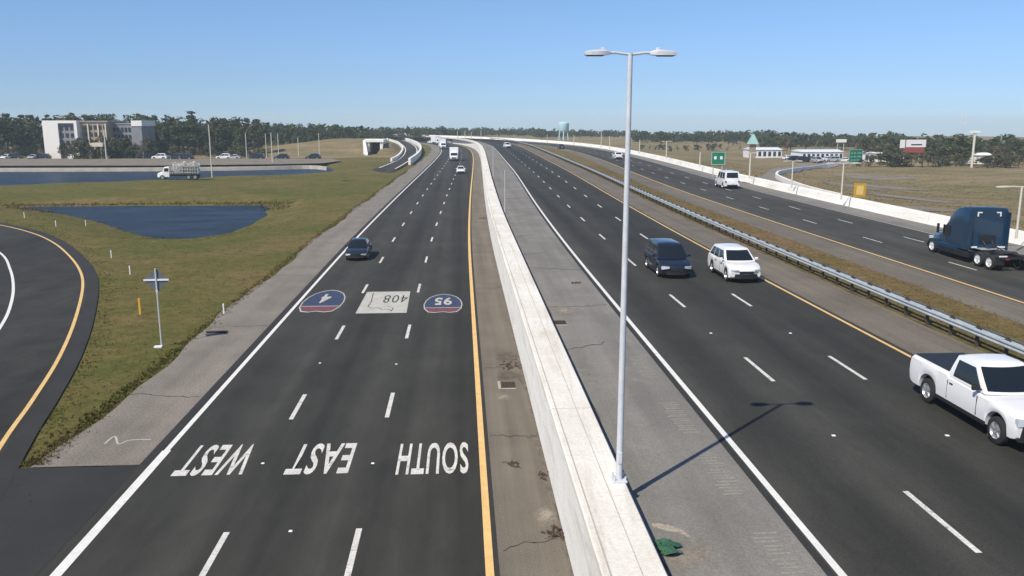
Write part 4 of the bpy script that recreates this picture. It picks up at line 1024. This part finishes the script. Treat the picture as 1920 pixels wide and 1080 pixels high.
wgm = MB(); wgm.loft([[(x0 - .9, D0 - .3, z1), (x0 - .1, D0 - .3, z1), (x0 + 1.3, D0 - 6, .2), (x0 + .5, D0 - 6, .2)], [(x0 - .9, D0 - .3, -.3), (x0 - .1, D0 - .3, -.3), (x0 + 1.3, D0 - 6, -.3), (x0 + .5, D0 - 6, -.3)]]); wgm.build('wing_wall', M['concrete'], ob)
# exit ramp behind the right barrier
ea = spline([G(*q) for q in [(1390, 343), (1420, 334), (1436, 327), (1450, 318), (1490, 311), (1545, 305), (1600, 301)]], 7)
eb = spline([G(*q) for q in [(1500, 356), (1462, 341), (1455, 333), (1474, 325), (1520, 319), (1570, 312), (1620, 306)]], 7)
for l_ in (ea, eb):
    for p in l_: p.z = gz(p.x, p.y) + .12
structure(ribbon('exit_ramp', ea, eb, None, M['shoulder_grey']))
b = MB(); bb = spline([G(*q) for q in [(1575, 375), (1530, 364), (1495, 353), (1468, 342), (1455, 333), (1470, 325), (1520, 317), (1575, 310)]], 6)
b.loft([[(p.x - .15, p.y, p.z - .2), (p.x - .15, p.y, p.z + .75), (p.x + .25, p.y, p.z + .75), (p.x + .25, p.y, p.z - .2)] for p in bb])
tag(b.build('kerb_wall', M['concrete']), 'low cream wall curling round the inside of the exit ramp', 'wall')
# frontage road beyond the far pond, with its pale sea wall
fp = [P(-420, 313.5, 0), P(300, 312.5, 0), P(520, 310, 0), P(606, 308, 0), P(640, 303, 0), P(620, 299.5, 0), P(300, 299, 0), P(-420, 299, 0)]
b = MB(); b.add([(p.x, p.y, .28) for p in fp], [tuple(range(len(fp)))]); structure(b.build('frontage_road', M['bare_dirt']))
sw = spline([P(*q, -.2) for q in [(-420, 317.5), (0, 317.5), (300, 316.5), (480, 314.5), (580, 312.5), (612, 315)]], 5)
b = MB(); b.loft([[(p.x, p.y, -1), (p.x, p.y, .05), (p.x, p.y + .7, .1), (p.x, p.y + .7, -1)] for p in sw]); tag(b.build('sea_wall', M['concrete_wall']), 'pale low concrete edge along the far side of the far pond', 'wall')
# ditch litter on the right field
for k, (px, py, rx, ry, m) in enumerate([(1640, 333, 9, 6, 'bare_dirt'), (1672, 352, 7, 4, 'shoulder_gravel'), (1705, 372, 6, 4, 'shoulder_gravel'), (1730, 392, 5, 3, 'bare_dirt'), (1600, 350, 5, 5, 'bare_dirt')]):
    p = G(px, py); b = MB(); ring = [p + Vector((math.cos(a) * rx * (1 + rng.uniform(-.35, .35)), math.sin(a) * ry * (1 + rng.uniform(-.35, .35)), 0)) for a in np.linspace(0, 2 * PI, 22)[:-1]]
    for q in ring: q.z = gz(q.x, q.y) + .06
    c = Vector((p.x, p.y, p.z + .08)); b.add([c] + ring, [(0, i + 1, (i + 1) % len(ring) + 1) for i in range(len(ring))]); structure(b.build('dirt_patch', M[m]))
# ------------------------------------------------------------------ buildings
ht = thing('hotel', (0, 0, 0), 0, 'white and tan four-storey hotel with a grey wing, beyond the far pond at the left', 'building')
D1 = 262
def fac(px0, px1, y0, y1, d, deep, name, m, par=ht): return bx(px0, px1, y0, y1, d, d + deep, name, m, par)
fac(78, 107, 226, 299, D1, 12, 'end_wall', 'render_white')
fac(107, 137, 226, 231, D1, 12, 'roof_edge', 'render_white')
fac(137, 142.5, 226, 299, D1, 12, 'end_pier', 'render_white')
fac(107, 137, 231, 299, D1 + .8, 11, 'recessed_wall', 'render_grey')
def windows(x0, x1, y0, y1, nx, ny, d, m, par=ht, name='window', fx=.55, fy=.55):
    for i in range(nx):
        for j in range(ny):
            cx = x0 + (x1 - x0) * (i + .5) / nx; cy = y0 + (y1 - y0) * (j + .5) / ny
            wx, wy = (x1 - x0) / nx * fx / 2, (y1 - y0) / ny * fy / 2
            f = bx(cx - wx, cx + wx, cy - wy, cy + wy, d - .12, d + .1, name, m, par)
windows(108, 137, 233, 288, 3, 4, D1 + .75, 'window_dark')
fac(142.5, 200, 229, 299, D1 + 2.5, 13, 'wall', 'render_tan')
fac(142.5, 201, 226.5, 229, D1 + 2.2, 13.5, 'roof', 'roof_grey')
windows(145, 199, 232, 285, 6, 4, D1 + 2.45, 'window_dark')
for px in (150, 163, 182, 196): fac(px - 1.2, px + 1.2, 232, 299, D1 + 2.1, .7, 'column', 'roof_cream')
fac(200, 246, 233, 299, D1 + 7, 13, 'wing', 'render_grey'); fac(200, 246, 231, 233, D1 + 6.8, 13.4, 'wing_roof', 'roof_grey')
windows(202, 244, 236, 290, 6, 4, D1 + 6.9, 'window_dark')
fac(246, 264, 237, 299, D1 + 4, 11, 'stair_tower', 'render_grey'); fac(245, 265, 226, 236.5, D1 + 3.8, 11.5, 'tower_parapet', 'render_white')
pc = fac(164, 188, 268, 275, D1 - 5, 7, 'entrance_canopy', 'roof_cream')
for px in (168, 184): fac(px - .9, px + .9, 275, 297, D1 - 4.6, .6, 'canopy_post', 'roof_cream')
hs = thing('house', (0, 0, 0), 0, 'small house with a pale yellow gabled roof, at the left edge among the trees', 'house')
xa, _ = at(8, 300); xb, _ = at(36, 300); za, zb_, zc = z_at(290, 20, 300), z_at(270, 20, 300), z_at(251, 20, 300)
MB().box(((xa + xb) / 2, 304, (zb_ - 1) / 2), (xb - xa, 8, zb_ + 1)).build('wall', M['render_tan'], hs)
xm = (xa + xb) / 2
MB().loft([[(xa - .4, y, zb_), (xb + .4, y, zb_), (xm, y, zc)] for y in (299.4, 308.6)]).build('roof', M['roof_yellow'], hs)
MB().box((xm, 299.9, zb_ - 1.4), (1.6, .2, 1.4)).build('window', M['window_dark'], hs)
def shed(px0, px1, y0, y1, base, deep, label, m='metal_white', name='building', cat='building', openings=0, roofm=None):
    g = G((px0 + px1) / 2, base); d = g.y
    t = thing(name, (0, 0, 0), 0, label, cat)
    x0, x1 = at(px0, d)[0], at(px1, d)[0]; zt, zb = z_at(y0, (px0 + px1) / 2, d), z_at(y1, (px0 + px1) / 2, d)
    zlo = g.z - .3
    MB().box(((x0 + x1) / 2, d + deep / 2, (zlo + zb) / 2), (x1 - x0, deep, zb - zlo)).build('wall', M[m], t)
    MB().loft([[(x0 - .3, d - .3, zb), (x0 - .3, d + deep / 2, zt), (x0 - .3, d + deep + .3, zb)], [(x1 + .3, d - .3, zb), (x1 + .3, d + deep / 2, zt), (x1 + .3, d + deep + .3, zb)]][::-1]).build('roof', M[roofm or m], t)
    for k in range(openings):
        xx = x0 + (x1 - x0) * (k + .5) / openings
        MB().box((xx, d - .02, zlo + (zb - zlo) * .55), ((x1 - x0) / openings * .55, .12, (zb - zlo) * .5)).build('window', M['window_dark'], t)
    return t
shed(1508, 1586, 281, 285, 301, 9, 'long low white-roofed building beyond the exit ramp', openings=9)
shed(1414, 1470, 277, 281, 296, 9, 'low white building left of the long white-roofed one', openings=6)
shed(1838, 1872, 287, 291, 308, 8, 'small cream shed among the trees right of the tall sign post', 'render_white', openings=1)
shed(1626, 1645, 284, 287, 303, 7, 'small white shed just right of the teal green sign', openings=2)
shed(1651, 1668, 284, 288, 303, 7, 'second white shed right of the teal green sign, nearer the billboard', openings=1)
# pointed white tower with a dark opening
g = G(1410, 297); t = thing('steeple', (g.x, g.y, g.z), 0, 'pointed white A-shaped tower top above the trees', 'tower'); d = g.y
za, zb_ = z_at(252, 1410, d) - g.z, z_at(270, 1410, d) - g.z; k = (at(1419, d)[0] - at(1402, d)[0]) / 2
MB().loft([[(-k, -k, zb_), (k, -k, zb_), (k, k, zb_), (-k, k, zb_)], [(-k * .2, -k * .2, za), (k * .2, -k * .2, za), (k * .2, k * .2, za), (-k * .2, k * .2, za)]]).build('spire', M['teal'], t)
MB().loft([[(-k * .3, -k * .80, zb_ + .5), (k * .3, -k * .80, zb_ + .5), (k * .3, -k * .72, zb_ + .5), (-k * .3, -k * .72, zb_ + .5)], [(-.1, -k * .55, zb_ + (za - zb_) * .55), (.1, -k * .55, zb_ + (za - zb_) * .55), (.1, -k * .4, zb_ + (za - zb_) * .55), (-.1, -k * .4, zb_ + (za - zb_) * .55)]]).build('opening', M['window_dark'], t)
MB().box((0, 0, zb_ * .5), (k * 1.1, k * 1.1, zb_)).build('base', M['render_tan'], t)
# water tower on legs
d = 520; x = at(1057, d)[0]; z0 = gz(x, d); t = thing('water_tower', (x, d, z0), 0, 'pale blue water tower on legs rising over the far treeline', 'water tower')
zt, zm = z_at(228, 1057, d) - z0, z_at(246, 1057, d) - z0; k = (at(1067, d)[0] - at(1047, d)[0]) / 2
tk = MB(); tk.loft([[(math.cos(a) * k * r_, math.sin(a) * k * r_, z) for a in np.linspace(0, 2 * PI, 21)[:-1]] for r_, z in ((.35, zm - 1.2), (.85, zm - .2), (1, zm + .6), (1, zt - 1.0), (.8, zt - .35), (.1, zt))]); tk.build('tank', M['metal_pale_blue'], t, 40)
for a in np.linspace(.4, 2 * PI + .4, 7)[:-1]: MB().tube([(math.cos(a) * k * 1.0, math.sin(a) * k * 1.0, 0), (math.cos(a) * k * .8, math.sin(a) * k * .8, zm)], .32, 6).build('leg', M['metal_pale_blue'], t)
MB().tube([(0, 0, 0), (0, 0, zm)], .5, 8).build('riser', M['metal_pale_blue'], t)
# boards
def board(px0, px1, y0, y1, d, label, rows, post='post_grey'):
    x0, x1 = at(px0, d)[0], at(px1, d)[0]; z0, z1 = z_at(y1, px0, d), z_at(y0, px0, d); cx = (x0 + x1) / 2; zg = gz(cx, d)
    t = thing('billboard', (cx, d, zg), 0, label, 'billboard')
    for nm, m, a0, a1, b0, b1 in rows: MB().box(((a0 + a1 - 1) / 2 * (x1 - x0), -.02 * len(nm) % .03, z0 - zg + (b0 + b1) / 2 * (z1 - z0)), ((a1 - a0) * (x1 - x0), .3, (b1 - b0) * (z1 - z0))).build(nm, M[m], t)
    for s in (-.3, .3): MB().tube([(s * (x1 - x0), .3, 0), (s * (x1 - x0), .3, z1 - zg - .3)], .16, 8).build('post', M[post], t)
board(1692, 1740, 262, 286, 225, 'white billboard with a red lower half, on the treeline at the right', [('side_panel', 'board_white', 0, .18, .35, 1), ('panel', 'board_white', .24, 1, .42, 1), ('lower_panel', 'board_red', .17, .95, 0, .40), ('lettering_band', 'sand', .42, .85, .56, .66)])
board(1571, 1590, 261, 267, 330, 'small white board above the trees over the teal green sign', [('panel', 'board_white', 0, 1, 0, 1)])
# tall sign post with a flat top, and the lattice mast beside it
d = 215; x = at(1831, d)[0]; z0 = gz(x, d); t = thing('sign_pylon', (x, d, z0), 0, 'pale flat-topped pylon standing above the trees at the right', 'pylon'); h = z_at(249, 1831, d) - z0
MB().tube([(0, 0, 0), (0, 0, h)], .30, 10).build('pole', M['post_pale'], t, 40)
MB().box((0, 0, h + .2), (2.6, .8, .6)).build('head', M['metal_white'], t, bevel=.05)
d = 330; x = at(1807, d)[0]; z0 = gz(x, d); t = thing('radio_mast', (x, d, z0), 0, 'thin lattice radio mast faint against the sky at the right', 'mast'); h = z_at(219, 1807, d) - z0
b = MB()
for a in (0, 2.1, 4.2): b.tube([(math.cos(a) * .5, math.sin(a) * .5, 0), (math.cos(a) * .3, math.sin(a) * .3, h)], .06, 4)
for k in range(int(h / 1.2)):
    a, c = (k % 3) * 2.1, ((k + 1) % 3) * 2.1
    b.tube([(math.cos(a) * .42, math.sin(a) * .42, k * 1.2), (math.cos(c) * .42, math.sin(c) * .42, k * 1.2 + 1.2)], .035, 4)
b.build('lattice', M['galvanized'], t)
for z, s in ((h - .6, 1.1), (h - 2.6, .8)):
    MB().tube([(-s * .6, 0, z), (s * .6, 0, z)], .06, 5).box((-s * .6, 0, z), (.25, .2, 1.2)).box((s * .6, 0, z), (.25, .2, 1.2)).build('antenna', M['metal_white'], t)
# far parked cars: one small mould, repeated
def parked(px, py, pm, suv, label, group, rz=None):
    p = G(px, py); o = simple_car('parked_car', p, rz if rz is not None else rng.choice([PI / 2, -PI / 2, 0, PI]) + rng.uniform(-.1, .1), label, pm, group, suv)
    o['category'] = 'parked car'
for px, py, pm, sv, lab in ((12, 299, 'paint_white', 0, 'white parked car nearest the left edge, below the yellow-roofed house'), (28, 298, 'paint_black', 1, 'dark parked car second from the left edge'), (62, 299, 'paint_silver', 0, 'silver parked car in front of the white end of the hotel, left of two'), (80, 299, 'paint_dark_blue', 1, 'dark blue parked car at the foot of the white hotel wall'),
                            (140, 301, 'paint_silver', 1, 'grey parked car before the tan hotel wing'), (156, 299, 'paint_black', 0, 'black parked car beside the hotel canopy'), (192, 299, 'paint_white', 1, 'white parked car right of the hotel canopy'), (246, 298, 'paint_white', 1, 'white parked van-like car before the grey hotel wing')):
    parked(px, py, pm, sv, lab, 'cars parked at the hotel')
for px, pm, lab in ((300, 'paint_white', 'white car under the trees right of the hotel tower'), (331, 'paint_dark_blue', 'dark car right behind the stake lorry cab'), (348, 'paint_black', 'black car just right above the stake lorry'), (420, 'paint_white', 'white car on the far road right of the tallest light pole'), (438, 'paint_silver', 'silver car on the far road, middle of the pond'), (482, 'paint_black', 'black car left of the three close poles'), (528, 'paint_dark_blue', 'dark car right of the three close poles'), (587, 'paint_black', 'black car at the end of the far road under the dry bank')):
    parked(px, 299, pm, pm != 'paint_silver', lab, 'cars on the road beyond the far pond', PI / 2)
for k, (px, py, pm) in enumerate([(1474, 300, 'paint_white'), (1486, 303, 'paint_dark_blue'), (1497, 300, 'paint_silver'), (1508, 304, 'paint_dark_blue'), (1520, 302, 'paint_dark_blue'), (1532, 305, 'paint_silver'), (1546, 302, 'paint_white'), (1560, 304, 'paint_silver'), (1580, 304, 'paint_white')]):
    cn = {'paint_white': 'white', 'paint_dark_blue': 'dark blue', 'paint_silver': 'silver'}[pm]
    parked(px, py, pm, k % 2, ['white car at the left end of the crowd beyond the exit ramp', 'dark blue car second in the crowd beyond the exit ramp', 'silver car third in the crowd beyond the exit ramp', 'dark blue car low in the middle of the crowd beyond the exit ramp', 'dark blue car upper middle of the crowd beyond the exit ramp', 'silver car lowest in the crowd beyond the exit ramp', 'white car before the long white-roofed building', 'silver car before the long white-roofed building', 'white car left of the teal green sign'][k], 'cars crowded beyond the exit ramp')

# ------------------------------------------------------------------ trees
def leaves(b, centers, per, spread, size, flat=.8):
    C = np.repeat(np.array([c for c, _ in centers], float), per, 0); rad = np.repeat(np.array([r for _, r in centers], float), per)
    N = len(C); d = rng.normal(0, 1, (N, 3)); d /= np.linalg.norm(d, axis=1, keepdims=True) + 1e-9
    q = (rad * spread * rng.uniform(.35, 1, N) ** .6)[:, None]
    p = C + d * q * np.array([1, 1, flat])
    n = d + np.array([0, 0, .5]) + rng.normal(0, .45, (N, 3)); n /= np.linalg.norm(n, axis=1, keepdims=True)
    a = np.cross(n, rng.normal(0, 1, (N, 3))); a /= np.linalg.norm(a, axis=1, keepdims=True) + 1e-9; e = np.cross(n, a)
    s = (size * rng.uniform(.6, 1.25, N))[:, None]
    V = np.stack([p - a * s - e * s * .45, p + a * s * .1 - e * s * .6, p + a * s + e * s * .1, p - a * s * .1 + e * s * .6], 1).reshape(-1, 3)
    o = len(b.v); b.v += [tuple(v) for v in V.tolist()]; b.f += [(o + 4 * i, o + 4 * i + 1, o + 4 * i + 2, o + 4 * i + 3) for i in range(N)]; b.mi += [0] * N
def make_tree(kind, name):
    """a tree ten metres tall, foot at the origin"""
    t = thing(name, (0, -500, 0), 0, 'tree', 'tree')
    b = MB(); lv = MB()
    lean = rng.normal(0, .25, 2)
    if kind == 'oak':
        top = 5.5; b.tube([(0, 0, -.3), (lean[0] * .4, lean[1] * .4, 2), (lean[0], lean[1], top)], [.30, .22, .10], 7)
        cs = []
        for k in range(15):
            a = rng.uniform(0, 6.28); z = rng.uniform(2.6, 8.4); rmax = 3.4 * math.sqrt(max(.08, 1 - ((z - 5.2) / 4.4) ** 2)); q = rmax * rng.uniform(.25, 1)
            c = (math.cos(a) * q + lean[0], math.sin(a) * q + lean[1], z); cs.append((c, rng.uniform(.9, 1.65)))
            if k < 7: b.tube([(lean[0] * .7, lean[1] * .7, min(z * .6, 4.5)), (c[0] * .6, c[1] * .6, z * .8), c], [.11, .07, .03], 5)
        cs.append(((lean[0], lean[1], 8.7), 1.25)); leaves(lv, cs, 62, 1.0, .34)
        m = M['leaf_oak']
    elif kind == 'pine':
        b.tube([(0, 0, -.3), (lean[0] * .5, lean[1] * .5, 5), (lean[0], lean[1], 9.4)], [.22, .15, .05], 7)
        cs = []
        for k in range(13):
            z = rng.uniform(4.6, 9.5); a = rng.uniform(0, 6.28); q = (10.4 - z) * .40 * rng.uniform(.2, 1)
            c = (math.cos(a) * q + lean[0] * z / 10, math.sin(a) * q + lean[1] * z / 10, z); cs.append((c, rng.uniform(.55, .95)))
            if k < 8: b.tube([(lean[0] * z / 10, lean[1] * z / 10, z - .4), c], [.06, .02], 4)
        leaves(lv, cs, 50, 1.0, .27, .6); m = M['leaf_pine']
    elif kind == 'bare':
        b.tube([(0, 0, -.3), (lean[0] * .5, lean[1] * .5, 3), (lean[0], lean[1], 7)], [.24, .15, .05], 7)
        cs = []
        for k in range(12):
            a = rng.uniform(0, 6.28); z = rng.uniform(3, 9); q = rng.uniform(.4, 2.8)
            c = (math.cos(a) * q, math.sin(a) * q, z); cs.append((c, rng.uniform(.7, 1.2)))
            b.tube([(0, 0, z * .5), (c[0] * .5, c[1] * .5, z * .8), c], [.09, .05, .02], 4)
        leaves(lv, cs, 34, 1.05, .27); m = M['leaf_dry']
    else:                                                    # a wide shrub
        b.tube([(0, 0, -.3), (0, 0, 3)], [.25, .1], 5); b.tube([(0, 0, 0), (1.5, .4, 4)], [.16, .06], 5); b.tube([(0, 0, 0), (-1.3, -.5, 4)], [.16, .06], 5)
        cs = [((rng.normal(0, 2.6), rng.normal(0, 2.0), rng.uniform(1.2, 7.6)), rng.uniform(1.3, 2.2)) for _ in range(13)]
        leaves(lv, cs, 60, 1.0, .46); m = M['leaf_shrub']
    b.build('trunk', M['bark'], t, 50); lv.build('crown', m, t)
    return t
protos = {'oak': [make_tree('oak', 'oak_tree') for _ in range(4)], 'pine': [make_tree('pine', 'pine_tree') for _ in range(4)], 'bare': [make_tree('bare', 'bare_tree') for _ in range(2)], 'shrub': [make_tree('shrub', 'shrub') for _ in range(3)]}
used = set()
TREES = 0
def plant(kind, px, d, ytop, label, group, wide=1.0, hmin=2.2):
    global TREES
    x, y = at(px, d); z = gz(x, y); h = max(hmin, z_at(ytop, px, d) - z)
    if kind == 'shrub': h *= 1.15
    pr = protos[kind][rng.integers(len(protos[kind]))]
    o = pr if pr.name not in used else copy_tree(pr); used.add(pr.name); used.add(o.name)
    o.location = (x, y, z); s = h / 10; k = s * wide * rng.uniform(.9, 1.2); o.scale = (k, k, s); o.rotation_euler = (0, 0, rng.uniform(0, 6.28))
    o['label'] = label; o['group'] = group; o['category'] = 'shrub' if kind == 'shrub' else 'tree'; TREES += 1
    return o
def row(px0, px1, n, d0, d1, y0, y1, kinds, labels, group, wide=1.0, jit=.5):
    for k in range(n):
        f = (k + .5 + rng.uniform(-jit, jit)) / n; kd = kinds[rng.integers(len(kinds))]
        plant(kd, px0 + (px1 - px0) * f, rng.uniform(d0, d1), rng.uniform(y0, y1), labels[kd], group, wide)
def labs(place): return {'oak': 'round dark green tree ' + place, 'pine': 'thin-crowned dark pine ' + place, 'bare': 'sparse brownish tree ' + place, 'shrub': 'low dull green shrub ' + place}
row(-60, 80, 12, 280, 305, 206, 228, ['oak', 'oak', 'pine', 'bare'], labs('at the left edge beside the hotel'), 'trees at the left edge', 1.1)
row(-60, 78, 8, 272, 282, 262, 280, ['shrub', 'bare'], labs('in front of the house at the left edge'), 'shrubs at the left edge', 1.2)
row(80, 300, 17, 290, 315, 207, 225, ['oak', 'pine', 'pine', 'bare'], labs('rising behind the hotel roof'), 'trees behind the hotel', 1.0)
row(108, 204, 11, 256, 259, 256, 284, ['oak', 'shrub'], labs('planted against the hotel front'), 'planting before the hotel', .8)
row(205, 290, 13, 258, 265, 250, 280, ['oak', 'shrub', 'bare'], labs('against the grey hotel wing'), 'planting before the grey hotel wing', .9)
plant('pine', 358, 300, 206, 'tallest dark pine standing above the wood right of the hotel', 'single trees', 1.5)
plant('oak', 318, 292, 213, 'broad dark oak just right of the hotel tower', 'single trees', 1.3)
plant('pine', 166, 268, 208, 'tall palm-like tree before the tan hotel wing', 'single trees', 1.0)
row(288, 490, 24, 284, 320, 214, 236, ['oak', 'oak', 'pine', 'bare'], labs('in the wood between the hotel and the far road'), 'trees in the wood right of the hotel', 1.1)
row(288, 490, 12, 270, 282, 264, 284, ['shrub', 'shrub', 'bare'], labs('along the foot of the wood right of the hotel'), 'shrubs at the foot of the wood', 1.3)
row(480, 660, 22, 350, 400, 228, 241, ['oak', 'oak', 'pine'], labs('behind the dry embankment'), 'trees behind the dry embankment', 1.2)
row(640, 800, 18, 430, 500, 236, 244, ['oak', 'pine', 'bare'], labs('above the far ramps'), 'trees above the far ramps', 1.2)
row(780, 1010, 24, 600, 660, 238, 245, ['oak', 'pine'], labs('where the road vanishes'), 'trees where the road vanishes', 1.25)
row(1000, 1200, 20, 540, 620, 243, 250, ['oak', 'pine', 'oak'], labs('beyond the far bend, round the water tower'), 'trees round the water tower', 1.25)
row(1195, 1450, 26, 400, 480, 244, 253, ['oak', 'oak', 'pine', 'bare'], labs('beyond the dry field, behind the right barrier'), 'trees beyond the dry field', 1.2)
row(1195, 1420, 16, 320, 360, 268, 282, ['shrub', 'bare', 'shrub'], labs('scattered at the back of the dry field'), 'shrubs at the back of the dry field', 1.1)
row(1440, 1700, 26, 330, 390, 248, 258, ['oak', 'oak', 'pine', 'bare'], labs('behind the low white buildings'), 'trees behind the white buildings', 1.2)
row(1630, 1980, 30, 238, 290, 255, 270, ['oak', 'bare', 'pine'], labs('in the right-hand wood beyond the field'), 'trees in the right-hand wood', 1.15)
row(1630, 1980, 26, 214, 232, 284, 300, ['shrub', 'bare', 'shrub'], labs('along the front edge of the right-hand wood'), 'shrubs before the right-hand wood', 1.4)
row(1620, 1980, 26, 232, 262, 266, 286, ['oak', 'shrub', 'bare'], labs('in the middle layer of the right-hand wood'), 'middle layer of the right-hand wood', 1.35)
plant('oak', 1800, 228, 247, 'big grey-green tree standing highest in the right-hand wood', 'single trees', 1.5)
plant('oak', 1240, 395, 244, 'broad dark tree standing above its neighbours beyond the dry field', 'single trees', 1.5)
plant('oak', 1050 + 85, 560, 243, 'dense dark tree directly left of the tall far post', 'single trees', 1.5)
# the wood behind, one mass of leaves and stems
wd = MB()
def mass(px0, px1, d, y0, y1, n, rad):
    cs = []
    for _ in range(n):
        px = rng.uniform(px0, px1); dd = d * rng.uniform(.97, 1.08); x, y = at(px, dd); z = gz(x, y); zt = max(z + 2, z_at(rng.uniform(y0, y1), px, dd))
        f = rng.uniform(.05, 1); cs.append(((x, y, z + (zt - z) * f), rad * rng.uniform(.7, 1.2)))
    leaves(wd, cs, 16, 1.0, rad * .46)
mass(-80, 300, 325, 216, 230, 260, 2.0); mass(285, 490, 330, 224, 238, 200, 2.0); mass(480, 680, 405, 233, 243, 200, 2.2); mass(640, 860, 505, 240, 247, 200, 2.3); mass(780, 1020, 670, 241, 247, 170, 2.8)
mass(1000, 1210, 630, 245, 250, 170, 2.6); mass(1190, 1460, 490, 247, 253, 240, 2.4); mass(1430, 1700, 395, 250, 257, 240, 2.2); mass(1620, 2000, 298, 257, 268, 300, 2.0)
o = wd.build('far_wood', M['leaf_oak']); tag(o, 'dark continuous wood filling the horizon behind the nearer trees', 'wood', None, 'stuff')

# ------------------------------------------------------------------ grass tufts: ragged shoulder edges and rough field
def tufts(name, pts, hs, m, label):
    b = MB(); vs, fs = [], []
    for (x, y, z), h in zip(pts, hs):
        for _ in range(4):
            a = rng.uniform(0, 6.28); dx, dy = math.cos(a), math.sin(a); q = h * rng.uniform(.25, .5); lx, ly = rng.normal(0, h * .35, 2)
            ox, oy = rng.normal(0, h * .3, 2); i = len(vs)
            vs += [(x + ox - dx * q, y + oy - dy * q, z - .02), (x + ox + dx * q, y + oy + dy * q, z - .02), (x + ox + lx, y + oy + ly, z + h * rng.uniform(.7, 1.2))]; fs.append((i, i + 1, i + 2))
    b.v, b.f, b.mi = vs, fs, [0] * len(fs); o = b.build(name, m); o['kind'] = 'stuff'; o['label'] = label; return o
def on_ground(x, y): return list(zip(x.tolist(), y.tolist(), ground(x, y).tolist()))
pts, hs = [], []
yy = 27.6 + 170 * rng.uniform(0, 1, 5200) ** 1.6; xx = -14.25 + np.interp(yy, *_TA) + rng.normal(-.22, .22, 5200)
pts += [(x, y, max(z, -.03)) for x, y, z in on_ground(xx, yy)]; hs += rng.uniform(.04, .10, 5200).tolist()
oo = [p for p in outer if 18 < p.y < 120]; ox = np.repeat([p.x for p in oo], 22) + rng.normal(.25, .2, 22 * len(oo)); oy = np.repeat([p.y for p in oo], 22) + rng.uniform(-2, 2, 22 * len(oo))
pts += on_ground(ox, oy); hs += rng.uniform(.03, .09, len(ox)).tolist()
XY = np.stack([rng.uniform(-75, -14.6, 34000), 25 + 215 * rng.uniform(0, 1, 34000) ** 1.7], 1)
loop_poly = offset_line(yl, -14)[::-1] + outer
keep = (sdist(loop_poly, XY[:, 0], XY[:, 1]) < -.1) & (sdist(near_pond, XY[:, 0], XY[:, 1]) < -1.5) & (sdist(far_pond, XY[:, 0], XY[:, 1]) < -1.5) & (XY[:, 0] - np.interp(XY[:, 1], *_TA) < -14.5) & (XY[:, 1] > 29 - .0)
XY = XY[keep]; ZZ = ground(XY[:, 0], XY[:, 1])
pts += [(x, y, z) for (x, y), z in zip(XY.tolist(), ZZ.tolist())]; hs += rng.uniform(.025, .075, len(XY)).tolist()
tufts('grass_tufts', pts, hs, M['grass'], 'rough grass on the left bank')
# tufts added round the near pond, standing for its shaded far bank
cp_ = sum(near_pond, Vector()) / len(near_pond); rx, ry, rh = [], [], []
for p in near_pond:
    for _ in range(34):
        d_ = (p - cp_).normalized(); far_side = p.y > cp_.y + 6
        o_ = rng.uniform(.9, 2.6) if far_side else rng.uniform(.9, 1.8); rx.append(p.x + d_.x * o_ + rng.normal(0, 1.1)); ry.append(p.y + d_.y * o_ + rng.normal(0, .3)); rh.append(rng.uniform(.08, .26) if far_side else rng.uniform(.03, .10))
tufts('bank_tufts', on_ground(np.array(rx), np.array(ry)), rh, M['grass'], 'low tufts added round the near pond for its shaded bank')
pts, hs = [], []
for _ in range(9000):
    y = 24 + 150 * rng.uniform(0, 1) ** 1.5; f = rng.uniform(0, 1); x = 21.3 + cB(y) + (4.6 + cC(y) - cB(y)) * f; pts.append((x, y, ZB - .01)); hs.append(rng.uniform(.03, .08))
tufts('grass_tufts', pts, hs, M['median_grass'], 'rough grass in the median beside the guardrail')
yy = 50 + 150 * rng.uniform(0, 1, 11000) ** 1.3; xx = 43 + np.interp(yy, *_TC) + 70 * rng.uniform(0, 1, 11000) ** 1.5
pts = on_ground(xx, yy); hs = rng.uniform(.06, .18, 11000).tolist()
tufts('grass_tufts', pts, hs, M['field'], 'dry tall grass on the right-hand field')
print('trees', TREES, 'objects', len(bpy.data.objects))
# ------------------------------------------------------------------ thin air haze round the whole place
hb = MB(); hb.box((0, 1780, -41), (5500, 3860, 126)); ho = hb.build('haze', [])
hm = bpy.data.materials.new('haze'); hm.use_nodes = True; hn = hm.node_tree; hn.nodes.clear()
hv = hn.nodes.new('ShaderNodeVolumePrincipled'); hout = hn.nodes.new('ShaderNodeOutputMaterial'); hn.links.new(hv.outputs[0], hout.inputs['Volume'])
hv.inputs['Color'].default_value = (.80, .955, 1.0, 1); hv.inputs['Density'].default_value = 0.0003; hv.inputs['Anisotropy'].default_value = 0.0
ho.data.materials.append(hm); ho['kind'] = 'stuff'; ho['label'] = 'thin pale air haze'
